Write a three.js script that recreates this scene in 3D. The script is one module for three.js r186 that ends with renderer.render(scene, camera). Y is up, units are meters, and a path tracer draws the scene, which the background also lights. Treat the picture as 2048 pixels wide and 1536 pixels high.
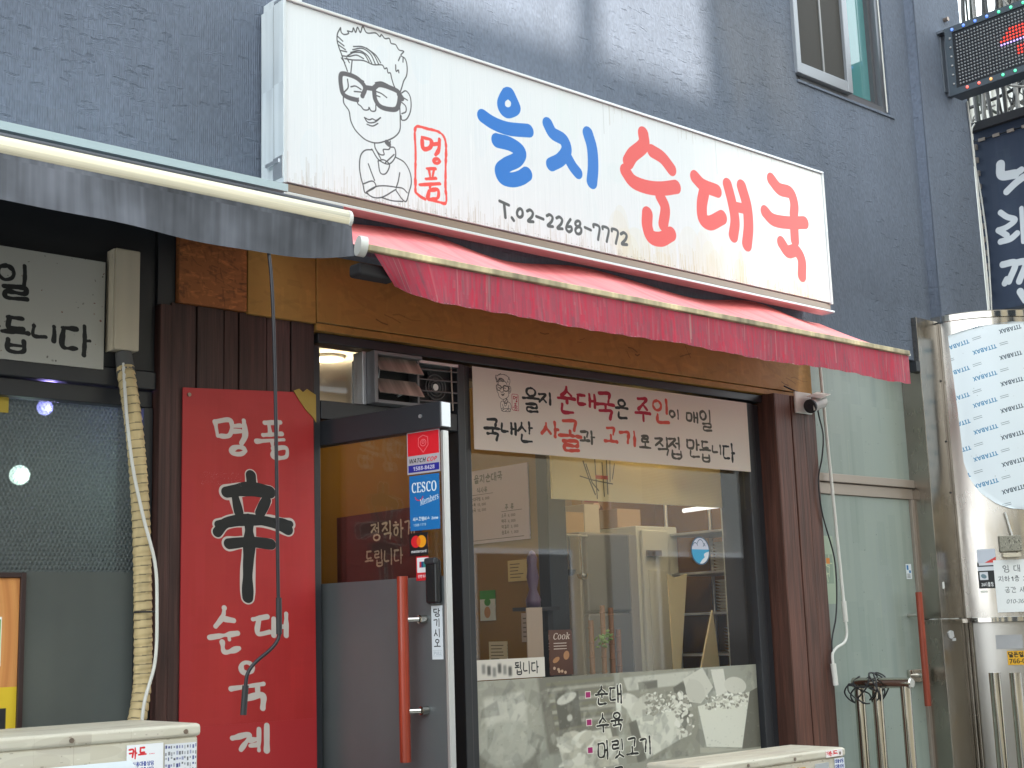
import * as THREE from 'three';
import { RoundedBoxGeometry } from 'three/addons/geometries/RoundedBoxGeometry.js';
import { mergeGeometries } from 'three/addons/utils/BufferGeometryUtils.js';

// ---------------------------------------------------------------- camera, sky, sun, exposure
const scene = new THREE.Scene();
const camera = new THREE.PerspectiveCamera(31.14, 4 / 3, 0.1, 400);
camera.position.set(-2.4647, 1.6, 3.6937);
camera.up.set(-0.09424, 0.98359, 0.15385);
camera.lookAt(-2.4647 + 0.65755, 1.6 + 0.17753, 3.6937 - 0.7322);

const renderer = new THREE.WebGLRenderer({ antialias: true });
renderer.setSize(1024, 768);
renderer.toneMapping = THREE.LinearToneMapping;
renderer.toneMappingExposure = 2.9;
renderer.shadowMap.enabled = true;

{ // bright hazy sky: whiter towards the horizon, blue overhead
  const W = 64, H = 32, d = new Float32Array(W * H * 4);
  for (let j = 0; j < H; j++) for (let i = 0; i < W; i++) {
    const e = Math.max(0, Math.sin(((j + 0.5) / H - 0.5) * Math.PI)), k = Math.pow(1 - e, 2.2), o = (j * W + i) * 4;
    d[o] = 0.9 + 0.15 * k; d[o + 1] = 1.03 + 0.06 * k; d[o + 2] = 1.12 - 0.02 * k; d[o + 3] = 1;
  }
  const t = new THREE.DataTexture(d, W, H, THREE.RGBAFormat, THREE.FloatType);
  t.mapping = THREE.EquirectangularReflectionMapping; t.magFilter = t.minFilter = THREE.LinearFilter; t.needsUpdate = true;
  scene.background = t; scene.environment = t;
}
const sun = new THREE.DirectionalLight(new THREE.Color().setRGB(1, 0.93, 0.82), 3.2);
sun.position.set(2 + 0.2 * 30, 3 + 0.6 * 30, 0.77 * 30); sun.target.position.set(2, 3, 0);
sun.castShadow = true; sun.shadow.radius = 1.8; sun.shadow.mapSize.set(4096, 4096);
Object.assign(sun.shadow.camera, { left: -12, right: 12, top: 12, bottom: -12, near: 1, far: 80 });
scene.add(sun, sun.target);

// ---------------------------------------------------------------- helpers
let seed = 7;
const rnd = () => { seed = (seed + 0x6d2b79f5) | 0; let t = Math.imul(seed ^ (seed >>> 15), 1 | seed); t = (t + Math.imul(t ^ (t >>> 7), 61 | t)) ^ t; return ((t ^ (t >>> 14)) >>> 0) / 4294967296; };
const R = (a, b) => a + (b - a) * rnd();
const lin = (r, g, b) => new THREE.Color().setRGB(r, g, b);
const NT = new Float32Array(65536).map(() => rnd());
const vn = (x, y, p) => { // value noise, periodic with p cells
  const xi = Math.floor(x), yi = Math.floor(y), fx = x - xi, fy = y - yi, m = (a) => ((a % p) + p) % p, h = (a, b) => NT[(m(a) * 157 + m(b) * 7919) & 65535];
  const s = fx * fx * (3 - 2 * fx), t = fy * fy * (3 - 2 * fy);
  const a = h(xi, yi), b = h(xi + 1, yi), c = h(xi, yi + 1), d = h(xi + 1, yi + 1);
  return a + (b - a) * s + (c - a) * t + (a - b - c + d) * s * t;
};
const fbm = (u, v, p, n = 4) => { let s = 0, a = 0.5, q = p; for (let i = 0; i < n; i++, a *= 0.5, q *= 2) s += a * vn(u * q, v * q, q); return s / (1 - Math.pow(0.5, n)); };
function dtex(w, h, fn, srgb = true, size = 1) { // fn(u, v) -> [r, g, b] in 0..1; the picture covers `size` metres
  const d = new Uint8Array(w * h * 4);
  for (let j = 0; j < h; j++) for (let i = 0; i < w; i++) { const c = fn((i + 0.5) / w, (j + 0.5) / h), o = (j * w + i) * 4; for (let k = 0; k < 3; k++) d[o + k] = Math.max(0, Math.min(255, c[k] * 255)); d[o + 3] = 255; }
  return setup(new THREE.DataTexture(d, w, h), srgb, size);
}
function setup(t, srgb, size) {
  if (srgb) t.colorSpace = THREE.SRGBColorSpace;
  t.wrapS = t.wrapT = THREE.RepeatWrapping; t.magFilter = THREE.LinearFilter; t.minFilter = THREE.LinearMipmapLinearFilter; t.needsUpdate = true;
  const s = Array.isArray(size) ? size : [size, size]; t.repeat.set(1 / s[0], 1 / s[1]);
  return t;
}
function canvas(w, h, draw, srgb = true) {
  const c = document.createElement('canvas'); c.width = w; c.height = h; const g = c.getContext('2d'); g.lineCap = g.lineJoin = 'round'; draw(g, w, h);
  const t = new THREE.CanvasTexture(c); if (srgb) t.colorSpace = THREE.SRGBColorSpace; t.magFilter = THREE.LinearFilter; t.anisotropy = 8; return t;
}
const mat = (color, o = {}) => new THREE.MeshPhysicalMaterial({ color, roughness: 0.7, metalness: 0, ...o });
const print = (t, o = {}) => mat(0xffffff, { map: t, roughness: 0.6, ...o });

const bases = new Map();
function numbered(name) { numbered.n ??= {}; const k = (numbered.n[name] = (numbered.n[name] ?? -1) + 1); return k ? name + '_' + String(k).padStart(3, '0') : name; }
function thing(name, label, category, base = [0, 0, 0], group) {
  const o = new THREE.Group(); o.name = numbered(name); o.position.set(...base); o.userData = { label, category }; if (group) o.userData.group = group;
  bases.set(o, base); scene.add(o); return o;
}
function part(parent, name, geo, m, label) { // geo in world metres; moved into the parent's frame
  const b = bases.get(parent) ?? [0, 0, 0]; const g = geo.translate(-b[0], -b[1], -b[2]);
  const o = new THREE.Mesh(g, m); o.name = name; if (label) o.userData.label = label; bases.set(o, b); parent.add(o); return o;
}
function single(name, label, category, geo, m, group) { geo.computeBoundingBox(); const c = geo.boundingBox, p = [(c.min.x + c.max.x) / 2, c.min.y, (c.min.z + c.max.z) / 2];
  const o = new THREE.Mesh(geo.translate(-p[0], -p[1], -p[2]), m); o.position.set(...p); o.name = numbered(name); o.userData = { label, category }; if (group) o.userData.group = group; bases.set(o, p); scene.add(o); return o; }
function structure(name, geo, m) { const o = new THREE.Mesh(geo, m); o.name = numbered(name); o.userData = { kind: 'structure' }; bases.set(o, [0, 0, 0]); scene.add(o); return o; }
function wuv(g) { // uv in metres, by the way each face points
  const p = g.attributes.position, n = g.attributes.normal, u = new Float32Array(p.count * 2);
  for (let i = 0; i < p.count; i++) { const ax = Math.abs(n.getX(i)), ay = Math.abs(n.getY(i)), az = Math.abs(n.getZ(i));
    if (az >= ax && az >= ay) { u[2 * i] = p.getX(i); u[2 * i + 1] = p.getY(i); } else if (ax >= ay) { u[2 * i] = p.getZ(i); u[2 * i + 1] = p.getY(i); } else { u[2 * i] = p.getX(i); u[2 * i + 1] = p.getZ(i); } }
  g.setAttribute('uv', new THREE.BufferAttribute(u, 2)); return g;
}
function bx(x0, x1, y0, y1, z0, z1, r = 0) {
  const w = x1 - x0, h = y1 - y0, d = z1 - z0; r = Math.min(r, w / 2.2, h / 2.2, d / 2.2);
  let g = r > 0 ? new RoundedBoxGeometry(w, h, d, 1, r) : new THREE.BoxGeometry(w, h, d);
  if (g.index && r > 0) g = g.toNonIndexed();
  return wuv(g.translate((x0 + x1) / 2, (y0 + y1) / 2, (z0 + z1) / 2));
}
const sheetBox = (x0, x1, y0, y1, z0, z1) => new THREE.BoxGeometry(x1 - x0, y1 - y0, z1 - z0).translate((x0 + x1) / 2, (y0 + y1) / 2, (z0 + z1) / 2); // uv 0..1 on the front, for prints
const V = (p) => new THREE.Vector3(...p);
const tube = (pts, r, seg = 40, rad = 8) => new THREE.TubeGeometry(new THREE.CatmullRomCurve3(pts.map(V), false, 'centripetal'), seg, r, rad);
function rod(a, b, r, rad = 12, r2 = r) { const A = V(a), D = V(b).sub(A), g = new THREE.CylinderGeometry(r2, r, D.length(), rad); g.translate(0, D.length() / 2, 0); g.applyQuaternion(new THREE.Quaternion().setFromUnitVectors(new THREE.Vector3(0, 1, 0), D.clone().normalize())); return g.translate(...a); }
function merge(list) { return mergeGeometries(list.map((g) => { const q = g.index ? g.toNonIndexed() : g; for (const k of Object.keys(q.attributes)) if (!['position', 'normal', 'uv'].includes(k)) q.deleteAttribute(k); return q; })); }
function extrude(pts, z0, z1, holes = [], bevel = 0) { const s = new THREE.Shape(pts.map((p) => new THREE.Vector2(...p))); for (const h of holes) s.holes.push(new THREE.Path(h.map((p) => new THREE.Vector2(...p)))); return wuv(new THREE.ExtrudeGeometry(s, { depth: z1 - z0 - 2 * bevel, bevelEnabled: bevel > 0, bevelSize: bevel, bevelThickness: bevel, bevelSegments: 1 }).translate(0, 0, z0 + bevel)); }
const faceUV = (g, x0, y0, w, h) => { const p = g.attributes.position, u = g.attributes.uv; for (let i = 0; i < p.count; i++) u.setXY(i, (p.getX(i) - x0) / w, (p.getY(i) - y0) / h); return g; };

// ---------------------------------------------------------------- lettering
function smooth(f, closed) { const v = []; for (let i = 0; i < f.length; i += 2) v.push(new THREE.Vector3(f[i], f[i + 1], 0)); if (v.length === 2) return v; return new THREE.CatmullRomCurve3(v, false, 'centripetal').getPoints(v.length * 6); }
function marks(g, list, k, color, extra = 0, ox = 0, oy = 0, sx = 1, sy = 1, rough = 0) { // strokes in millimetres, k pixels per millimetre
  g.strokeStyle = g.fillStyle = color;
  for (const [w, ...f] of list) {
    const q = f.map((a, i) => (i % 2 ? oy + a * sy : ox + a * sx) * k), pts = smooth(q), lw = (w * Math.min(sx, sy) + extra) * k;
    if (!rough) { g.lineWidth = Math.max(1, lw); g.beginPath(); pts.forEach((p, i) => (i ? g.lineTo(p.x, p.y) : g.moveTo(p.x, p.y))); g.stroke(); continue; }
    brush(g, pts, lw, rough);
  }
}
function brush(g, pts, lw, rough) {
  const a = rnd() * 50; let s = 0;
  for (let i = 0; i < pts.length - 1; i++) { const p = pts[i], q = pts[i + 1], n = Math.max(1, Math.ceil(p.distanceTo(q) / (lw * 0.14)));
    for (let j = 0; j < n; j++, s++) { const t = j / n, w = lw * (1 + rough * (vn(a + s * 0.11, a, 256) - 0.5) * 1.6) / 2; g.beginPath(); g.ellipse(p.x + (q.x - p.x) * t, p.y + (q.y - p.y) * t, w, w * 0.85, 0.5, 0, 7); g.fill(); } }
}
const JAMO = { // strokes in a unit box, y down
  ㄱ: [[0, .08, .95, .05, .88, .5, .8, 1]], ㄴ: [[.08, 0, .06, .85, 1, .88]], ㄷ: [[0, .06, .95, .05], [.1, .06, .08, .9, 1, .92]], ㄹ: [[0, .06, .92, .04, .9, .45, .08, .5, .08, .93, 1, .92]],
  ㅁ: [[.08, .02, .1, .95, .9, .95, .94, .06, .08, .03]], ㅂ: [[.08, 0, .1, .97, .92, .97, .92, 0], [.1, .5, .9, .5]], ㅅ: [[.52, 0, .46, .45, 0, 1], [.48, .4, 1, .95]], ㅇ: [[.5, .02, .12, .2, .05, .6, .4, .97, .85, .8, .95, .4, .7, .08, .48, .03]],
  ㅈ: [[0, .08, .95, .05, .55, .5, 0, 1], [.52, .52, 1, .98]], ㅊ: [[.35, 0, .6, .05], [0, .25, .95, .22, .55, .6, 0, 1], [.52, .6, 1, .98]], ㅋ: [[0, .05, .95, .05, .8, 1], [.1, .5, .88, .48]], ㅌ: [[0, .05, .95, .05], [.05, .48, .9, .46], [.08, .05, .06, .93, 1, .93]],
  ㅍ: [[0, .08, 1, .06], [.3, .1, .32, .85], [.7, .1, .68, .85], [0, .92, 1, .9]], ㅎ: [[.35, 0, .62, .03], [0, .22, 1, .2], [.5, .38, .15, .55, .2, .9, .6, .97, .85, .7, .7, .42, .5, .38]],
};
const CHO = 'ㄱㄲㄴㄷㄸㄹㅁㅂㅃㅅㅆㅇㅈㅉㅊㅋㅌㅍㅎ', JONG = ['', 'ㄱ', 'ㄱ', 'ㄱ', 'ㄴ', 'ㄴ', 'ㄴ', 'ㄷ', 'ㄹ', 'ㄹ', 'ㄹ', 'ㄹ', 'ㄹ', 'ㄹ', 'ㄹ', 'ㄹ', 'ㅁ', 'ㅂ', 'ㅂ', 'ㅅ', 'ㅅ', 'ㅇ', 'ㅈ', 'ㅊ', 'ㅋ', 'ㅌ', 'ㅍ', 'ㅎ'];
const DOUBLE = { ㄲ: 'ㄱ', ㄸ: 'ㄷ', ㅃ: 'ㅂ', ㅆ: 'ㅅ', ㅉ: 'ㅈ' };
function syllable(ch) { // polylines in a unit box
  const n = ch.charCodeAt(0) - 0xac00; if (n < 0 || n > 11171) return [];
  const c = CHO[Math.floor(n / 588)], v = Math.floor((n % 588) / 28), j = JONG[n % 28], out = [];
  const put = (jamo, x0, y0, x1, y1) => { const d = DOUBLE[jamo]; if (d) { const m = (x0 + x1) / 2; put(d, x0, y0, m - .02, y1); put(d, m + .02, y0, x1, y1); return; } for (const s of JAMO[jamo] ?? []) out.push(s.map((a, i) => (i % 2 ? y0 + a * (y1 - y0) : x0 + a * (x1 - x0)))); };
  const vert = v <= 7 || v === 20, hor = [8, 12, 13, 17, 18].includes(v), B = j ? .58 : 1;
  const up = (x, a) => out.push([x, 0, x + .02, a * .5, x, a]);
  if (vert) {
    const two = [1, 3, 5, 7].includes(v), cw = two ? .44 : .54; put(c, 0, .1 * B, cw, .85 * B);
    const y1 = .42 * B, y2 = .58 * B, ticks = [2, 3, 6, 7].includes(v) ? [y1 - .05 * B, y2 + .04 * B] : [(y1 + y2) / 2];
    if (v === 20) up(.84, B); else if (!two) { up(.78, B); for (const y of ticks) out.push(v <= 3 ? [.78, y, 1, y - .02] : [.55, y, .78, y]); }
    else { up(.66, B * .95); up(.94, B); for (const y of ticks) out.push(v <= 3 ? [.66, y, .94, y] : [.48, y, .66, y]); }
    if (j) put(j, .22, .66, .96, 1);
  } else if (hor) {
    const b = j ? .36 : .5, y = j ? .5 : .82; put(c, .2, 0, .8, v === 13 || v === 17 || v === 18 ? b : b * .9);
    if (v === 8 || v === 12) { const yy = j ? .52 : .88; out.push([0, yy, .5, yy - .02, 1, yy]); for (const x of v === 8 ? [.5] : [.35, .65]) out.push([x, b * .98, x, yy - .02]); }
    else { const yy = j ? .46 : .66; out.push([0, yy, .5, yy - .03, 1, yy - .02]); for (const x of v === 13 ? [.52] : v === 17 ? [.35, .65] : []) out.push([x, yy, x, j ? .62 : 1]); }
    if (j) put(j, .18, .68, .88, 1);
  } else { // compound vowels
    put(c, .05, .05, .55, .48 * B); out.push([0, .78 * B, .62, .74 * B]); out.push(v < 12 ? [.3, .52 * B, .3, .76 * B] : [.3, .78 * B, .3, 1 * B]); up(.78, B); if (v === 9 || v === 10) out.push([.78, .45 * B, 1, .44 * B]); if (j) put(j, .22, .66, .96, 1);
  }
  return out;
}
function hangulIn(g, ch, x, y, w, h, lw, color, rough = .45) { g.fillStyle = color; for (const s of syllable(ch)) brush(g, smooth(s.map((a, i) => (i % 2 ? y + a * h : x + a * w))), lw, rough); }
function hangul(g, text, x, y, size, lw, color, rough = .2, wide = .86) { for (const ch of text) { if (ch !== ' ') { if (syllable(ch).length) hangulIn(g, ch, x, y, size * wide, size, lw, color, rough); else { g.fillStyle = color; g.font = 'bold ' + Math.round(size * 1.1) + 'px sans-serif'; g.fillText(ch, x, y + size * .95); } } x += size * (ch === ' ' ? .5 : /[0-9.,\-A-Za-z]/.test(ch) ? .62 : 1.06); } return x; }
const BLUE = [[29,810,196,854,210,922,216,1026,201], [32,874,273,938,273,984,292,969,322,916,355,886,383,894,405,933,408,980,391,1010,370], [29,1124,152,1147,182,1203,198,1216,231,1186,275,1134,308], [26,1217,259,1245,293,1269,312], [33,1332,142,1350,194,1352,270,1342,333]];
const RED = [[37,1641,73,1642,115,1571,178,1547,210], [33,1687,135,1746,150,1797,188], [35,1528,251,1564,283,1634,293,1724,284,1818,258], [32,1720,316,1746,357,1730,433], [37,1641,404,1637,455,1655,493,1708,496,1773,463], [35,1938,192,1981,216,2073,225], [39,1990,246,1971,307,1974,363,2009,375,2095,335], [36,2143,184,2165,254,2178,335,2161,403], [22,2191,272,2242,270], [40,2236,174,2263,252,2265,345,2247,425], [36,2443,99,2493,132,2575,137,2595,182,2586,236], [35,2384,257,2430,282,2531,279,2661,256], [36,2583,285,2581,351], [35,2483,378,2524,411,2587,398,2619,432,2614,506]];
const DROP = [[1,910,66,929,56,952,57,974,85,992,122,983,146,954,167,924,177,898,169,882,148,880,123,892,94], [1,932,103,945,111,943,126,930,134,918,131,918,116]];
const TEL = [[7,876,498,919,505], [8,897,503,901,554], [8,932,550,940,558], [7,984,522,983,530,979,536,973,540,967,541,962,539,958,534,957,527,959,520,963,514,968,510,974,508,980,511,983,516,984,522], [7,1006,511,1021,504,1033,512,1029,527,1009,548,1034,546], [7,1050,523,1084,527], [7,1102,511,1117,504,1130,512,1125,528,1105,548,1130,547], [7,1150,511,1165,504,1178,512,1173,528,1153,549,1178,547], [7,1221,503,1203,527,1198,545,1210,553,1225,543,1223,532,1206,534], [7,1271,510,1269,515,1266,520,1260,523,1255,524,1250,522,1246,519,1245,515,1247,510,1251,506,1256,503,1262,502,1267,503,1270,506,1271,510], [7,1275,536,1273,543,1269,548,1262,552,1256,553,1250,552,1246,548,1244,542,1246,535,1251,530,1257,526,1264,525,1270,526,1274,530,1275,536], [7,1294,521,1325,526], [7,1340,511,1340,502,1370,505,1361,557], [7,1388,510,1388,502,1419,505,1407,557], [7,1437,510,1438,502,1469,505,1456,556], [8,1486,513,1503,505,1517,513,1511,530,1489,552,1517,550]];
const FACE = [[3,210,32,198,56,196,80,204,106,214,127,222,148,230,165,235,177], [3,210,32,213,48,223,52,242,42,237,36,256,33,261,18,269,32,278,11,288,27,299,2,313,20,352,11,368,19,374,10,388,20,407,15,413,30,432,30,446,45,466,45,454,63,471,70,479,95,476,130,464,152,455,178,449,194], [3,225,136,257,132,300,123,338,127,377,119,385,129,394,124,399,140,408,138,413,155,421,177,429,190], [3,214,129,241,124,273,111,300,116], [3,236,123,263,104,301,99,322,122], [3,249,108,285,92,317,102,333,124], [3,257,96,296,81,328,92,347,122], [3,260,84,301,75,339,89,361,119], [3,312,75,350,91,369,112], [3,199,66,218,77], [3,199,82,223,92], [3,203,95,228,104], [3,209,112,233,110], [3,212,137,225,150], [3,233,131,243,145], [3,254,135,248,183], [3,431,103,433,126,442,119,444,128], [3,451,68,443,85], [3,463,70,462,85], [3,248,228,266,221,288,227], [3,261,241,288,236], [3,348,219,370,221,392,230], [3,348,233,364,234], [3,267,188,299,196], [3,346,189,371,180,398,183], [3,277,260,274,279,287,286,298,295,317,290,319,282,327,292,344,288,347,266], [3,300,322,319,325,332,319,346,321,365,307], [3,300,322,313,335,340,329,365,307], [3,310,343,332,344,354,330], [3,235,205,237,233,221,255,218,274,220,292,239,313,246,346,262,372,283,388,307,399,345,400,383,385,423,360,443,334,446,295,445,248], [3,454,198,472,186,488,199,493,231,487,262,469,290,452,294,450,280], [3,460,213,478,218], [3,453,231,470,242,470,261,453,272], [3,339,401,342,419,360,436,377,433,374,417,399,409,403,380], [3,328,425,355,456,396,462,424,427,419,400,405,401], [3,342,419,363,450], [3,382,460,418,424], [3,352,461,362,501,381,499,398,463,374,452,352,461], [3,328,427,301,435,284,455,278,495,283,531,291,556,298,580,309,580], [3,424,432,460,443,482,472,487,509,477,543,463,579,451,576,424,549], [3,291,552,331,535,342,549,304,577,342,551,380,541,424,537,452,536,469,547], [3,304,581,330,590,363,584,424,544], [3,363,584,407,587,451,581], [3,440,483,433,514,424,539], [3,313,479,324,504,337,531], [9,293,249,304,216,278,194,240,188,211,194,210,239,218,261,239,268,272,268], [10,304,216,337,212], [10,340,209,359,193,404,191,443,200,445,219,433,258,408,268,363,267,345,248,340,209], [14,444,206,454,217], [11,389,388,397,393]];
const SEAL = [[6,504,538,505,472,508,400,508,314,516,303,561,301,602,300,626,308,638,329,636,421,633,494,632,552,600,554,557,554], [7,506,540,525,550,545,555], [11,537,337,541,376,571,365,576,340,537,337], [9,580,353,608,344], [11,612,327,607,367,592,389], [10,611,406,607,412,597,417,588,416,585,412,589,405,598,401,607,401,611,406], [8,554,445,593,437], [7,563,446,568,473], [7,585,441,577,472], [8,549,483,594,471], [9,522,509,611,487], [8,567,500,565,514], [10,562,522,600,511,598,540,557,551,562,522]];
const PANEL = [[11,109,129,118,173], [11,107,128,162,121,159,165,118,171], [10,167,137,198,133], [10,167,153,198,150], [13,208,117,212,165,199,189], [12,213,210,208,216,197,221,182,222,171,219,166,213,171,206,182,201,197,200,208,203,213,210], [11,282,118,341,112], [11,297,121,302,151], [11,327,119,324,149], [10,276,157,346,148], [12,253,178,354,166], [11,308,174,310,188], [12,314,197,361,193,360,219,314,221,314,197], [13,143,685,139,709,113,740], [11,137,716,177,723], [12,95,770,191,760], [11,159,764,161,780], [13,137,785,144,813,196,804], [12,241,720,293,713], [12,261,721,258,762,301,759], [11,314,721,314,771], [10,316,746,354,744], [12,358,706,358,773], [11,240,863,236,872,226,877,214,877,204,871,201,861,204,852,214,847,226,848,236,854,240,863], [12,167,921,280,912], [10,212,925,209,948], [11,257,920,258,944], [13,220,951,275,947,275,985], [12,172,1063,230,1059,200,1099], [10,232,1073,260,1072], [10,232,1089,260,1088], [12,262,1044,262,1107], [13,289,1035,289,1109]];
const SHIN = [[28,233,285,237,327], [33,149,340,227,327,304,334], [23,178,350,192,402], [27,288,359,263,404], [29,119,461,145,434,228,421,312,430,368,448], [21,121,438,186,426,304,422,377,430], [30,158,495,228,488,308,494], [33,226,421,228,494,223,580,223,659]];
const BANNER = [['을',0,241,53,83,90], ['지',0,322,66,67,43], ['순',1,419,32,92,101], ['대',1,522,50,100,51], ['국',1,621,37,103,102], ['은',0,731,56,69,74], ['주',1,842,39,88,93], ['국',0,50,187,76,76], ['내',0,131,195,73,41], ['산',0,209,185,75,74], ['사',2,328,175,90,55], ['골',2,417,162,120,115], ['과',3,529,196,79,49], ['고',2,662,173,70,61], ['기',2,748,178,97,58], ['로',3,858,192,65,53], ['인',2,945,34,99,96], ['이',3,1043,71,63,36], ['매',3,1147,72,73,41], ['일',3,1232,55,75,87], ['직',3,949,191,84,71], ['접',3,1027,186,83,82], ['만',3,1140,186,79,73], ['듭',3,1221,189,68,82], ['니',3,1299,201,63,37], ['다',0,1370,190,74,77]];
const LEFTSIGN = [['일',0,684,48,91,98], ['만',0,625,205,71,90], ['듭',0,703,199,75,95], ['니',0,789,212,73,43], ['다',0,874,199,85,87]];
const KARA = [[48,141,234,141,293,218,309], [33,218,309,255,296], [35,161,392,213,360,263,338], [28,114,497,147,529,192,557,141,585,92,591], [30,92,591,137,630], [30,98,656,158,653,196,633], [22,234,504,226,686], [33,97,783,168,790,123,881], [33,168,790,226,798,181,893], [30,112,867,98,887], [37,181,950,205,1000]];

// ---------------------------------------------------------------- surfaces
const stuccoBump = canvas(2048, 2048, (g, w, h) => { // combed render with torn horizontal scratches, 2.4 m
  const im = g.createImageData(w, h), d = im.data;
  for (let j = 0; j < h; j++) for (let i = 0; i < w; i++) { const u = i / w, v = j / h, c = 150 + 16 * Math.sin(i * 1.02 + 5 * vn(u * 90, v * 14, 90)) + 34 * (vn(u * 400, v * 200, 400) - .5) + 50 * (fbm(u, v, 24, 3) - .5), o = (j * w + i) * 4; d[o] = d[o + 1] = d[o + 2] = c; d[o + 3] = 255; }
  g.putImageData(im, 0, 0);
  for (let k = 0; k < 11000; k++) {
    const x = R(0, w), y = R(0, h), dense = fbm(x / w, y / h, 5, 3); if (dense < R(.36, .66)) continue;
    const n = 2 + Math.floor(R(0, 5)), s = R(3.5, 8.5); g.beginPath(); g.moveTo(x, y); let px = x, py = y; for (let q = 0; q < n; q++) { px += s; py += R(-2.6, 2.6); g.lineTo(px, py); }
    g.strokeStyle = 'rgba(20,20,20,' + R(.4, .95) + ')'; g.lineWidth = R(1.5, 4); g.stroke(); g.translate(0, -3.5); g.strokeStyle = 'rgba(235,235,235,.55)'; g.lineWidth = R(1.5, 3.5); g.stroke(); g.translate(0, 3.5);
  }
}, false); setup(stuccoBump, false, 2.4);
const stuccoMap = dtex(1024, 1024, (u, v) => { const a = fbm(u, v, 3, 5), s = fbm(u * 1, v * .12, 24, 3), k = .86 + .22 * a + .1 * (s - .5) + .1 * (vn(u * 500, v * 220, 500) - .5), rust = Math.max(0, fbm(u + .3, v * .6, 5, 4) - .6) * 1.2; return [.435 * k + rust * .16, .47 * k + rust * .09, .532 * k]; }, true, 3.1);
const M = {};
M.blue = mat(0xffffff, { map: stuccoMap, bumpMap: stuccoBump, bumpScale: .012, roughness: .85 });
const woodTex = (c, dark, name) => dtex(512, 512, (u, v) => { const w = fbm(u * 1, v * .3, 40, 4), f = vn(u * 260, v * 26, 260), s = fbm(u, v, 6, 3), k = 1 + dark * ((w - .5) * 1.1 + (f - .5) * .5 + (s - .5) * .5); return c.map((x) => x * k); }, true, [.5, 2.7]);
const woodBump = dtex(512, 512, (u, v) => { const k = .5 + .6 * (fbm(u, v * .3, 40, 4) - .5) + .3 * (vn(u * 260, v * 26, 260) - .5); return [k, k, k]; }, false, [.5, 2.7]);
M.wood = [[.285, .19, .175], [.26, .175, .16], [.3, .195, .175], [.27, .17, .15]].map((c) => mat(0xffffff, { map: woodTex(c, .5), bumpMap: woodBump, bumpScale: .002, roughness: .62 }));
M.woodR = [[.385, .245, .2], [.365, .235, .192], [.34, .22, .182], [.4, .255, .208]].map((c) => mat(0xffffff, { map: woodTex(c, .45), bumpMap: woodBump, bumpScale: .002, roughness: .55 }));
const chips = (base, spread, n) => canvas(1024, 512, (g, w, h) => { // painted strand board, 2 x 1 m
  g.fillStyle = `rgb(${base})`; g.fillRect(0, 0, w, h);
  for (let k = 0; k < n; k++) { const f = R(-1, 1) * spread, c = base.map((x) => Math.round(Math.max(0, Math.min(255, x * (1 + f))))); g.fillStyle = `rgba(${c},.35)`; g.save(); g.translate(R(0, w), R(0, h)); g.rotate(R(-.5, .5) + (rnd() < .25 ? 1.3 : 0)); g.fillRect(0, 0, R(6, 46), R(2, 10)); g.restore(); }
  for (let k = 0; k < 90; k++) { g.strokeStyle = `rgba(40,22,8,${R(.25, .8)})`; g.lineWidth = R(.7, 2); const x = R(0, w), y = R(0, h), a = R(-.35, .35) + (rnd() < .2 ? 1.2 : 0), l = R(6, 34); g.beginPath(); g.moveTo(x, y); g.lineTo(x + l * .5 * Math.cos(a), y + l * .5 * Math.sin(a) + R(-3, 3)); g.lineTo(x + l * Math.cos(a), y + l * Math.sin(a)); g.stroke(); }
});
const bare = chips([158, 96, 52], .5, 3200), ochre = chips([166, 122, 58], .16, 2600); setup(bare, true, [1.0, .5]); setup(ochre, true, [2.2, 1.1]);
M.osb = mat(0xffffff, { map: bare, roughness: .75 }); M.ochre = mat(0xffffff, { map: ochre, roughness: .6 });
const flake = dtex(256, 256, (u, v) => { const k = fbm(u, v, 8, 4); return [k, k, k]; }, false, .6); M.ochre.bumpMap = M.osb.bumpMap = flake; M.ochre.bumpScale = M.osb.bumpScale = .004;
M.black = mat(lin(.022, .024, .028), { roughness: .45 });
M.frame = mat(lin(.03, .032, .038), { roughness: .35 });
M.dark = mat(lin(.03, .028, .03), { roughness: .8 });
const grime = (c, amt, sx = 60) => dtex(512, 512, (u, v) => { const a = fbm(u, v, 5, 4), s = fbm(u, v * .05, sx, 3), sp = vn(u * 240, v * 240, 240) > .96 ? .12 : 0; const k = 1 + amt * ((a - .5) + (s - .5) * .9) - sp * amt; return [c[0] * k, c[1] * k * (1 - .02 * a), c[2] * k * (1 - .05 * a)]; }, true, 1.1);
M.cream = mat(0xffffff, { map: grime([.8, .765, .69], .14, 30), roughness: .6 });
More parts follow.
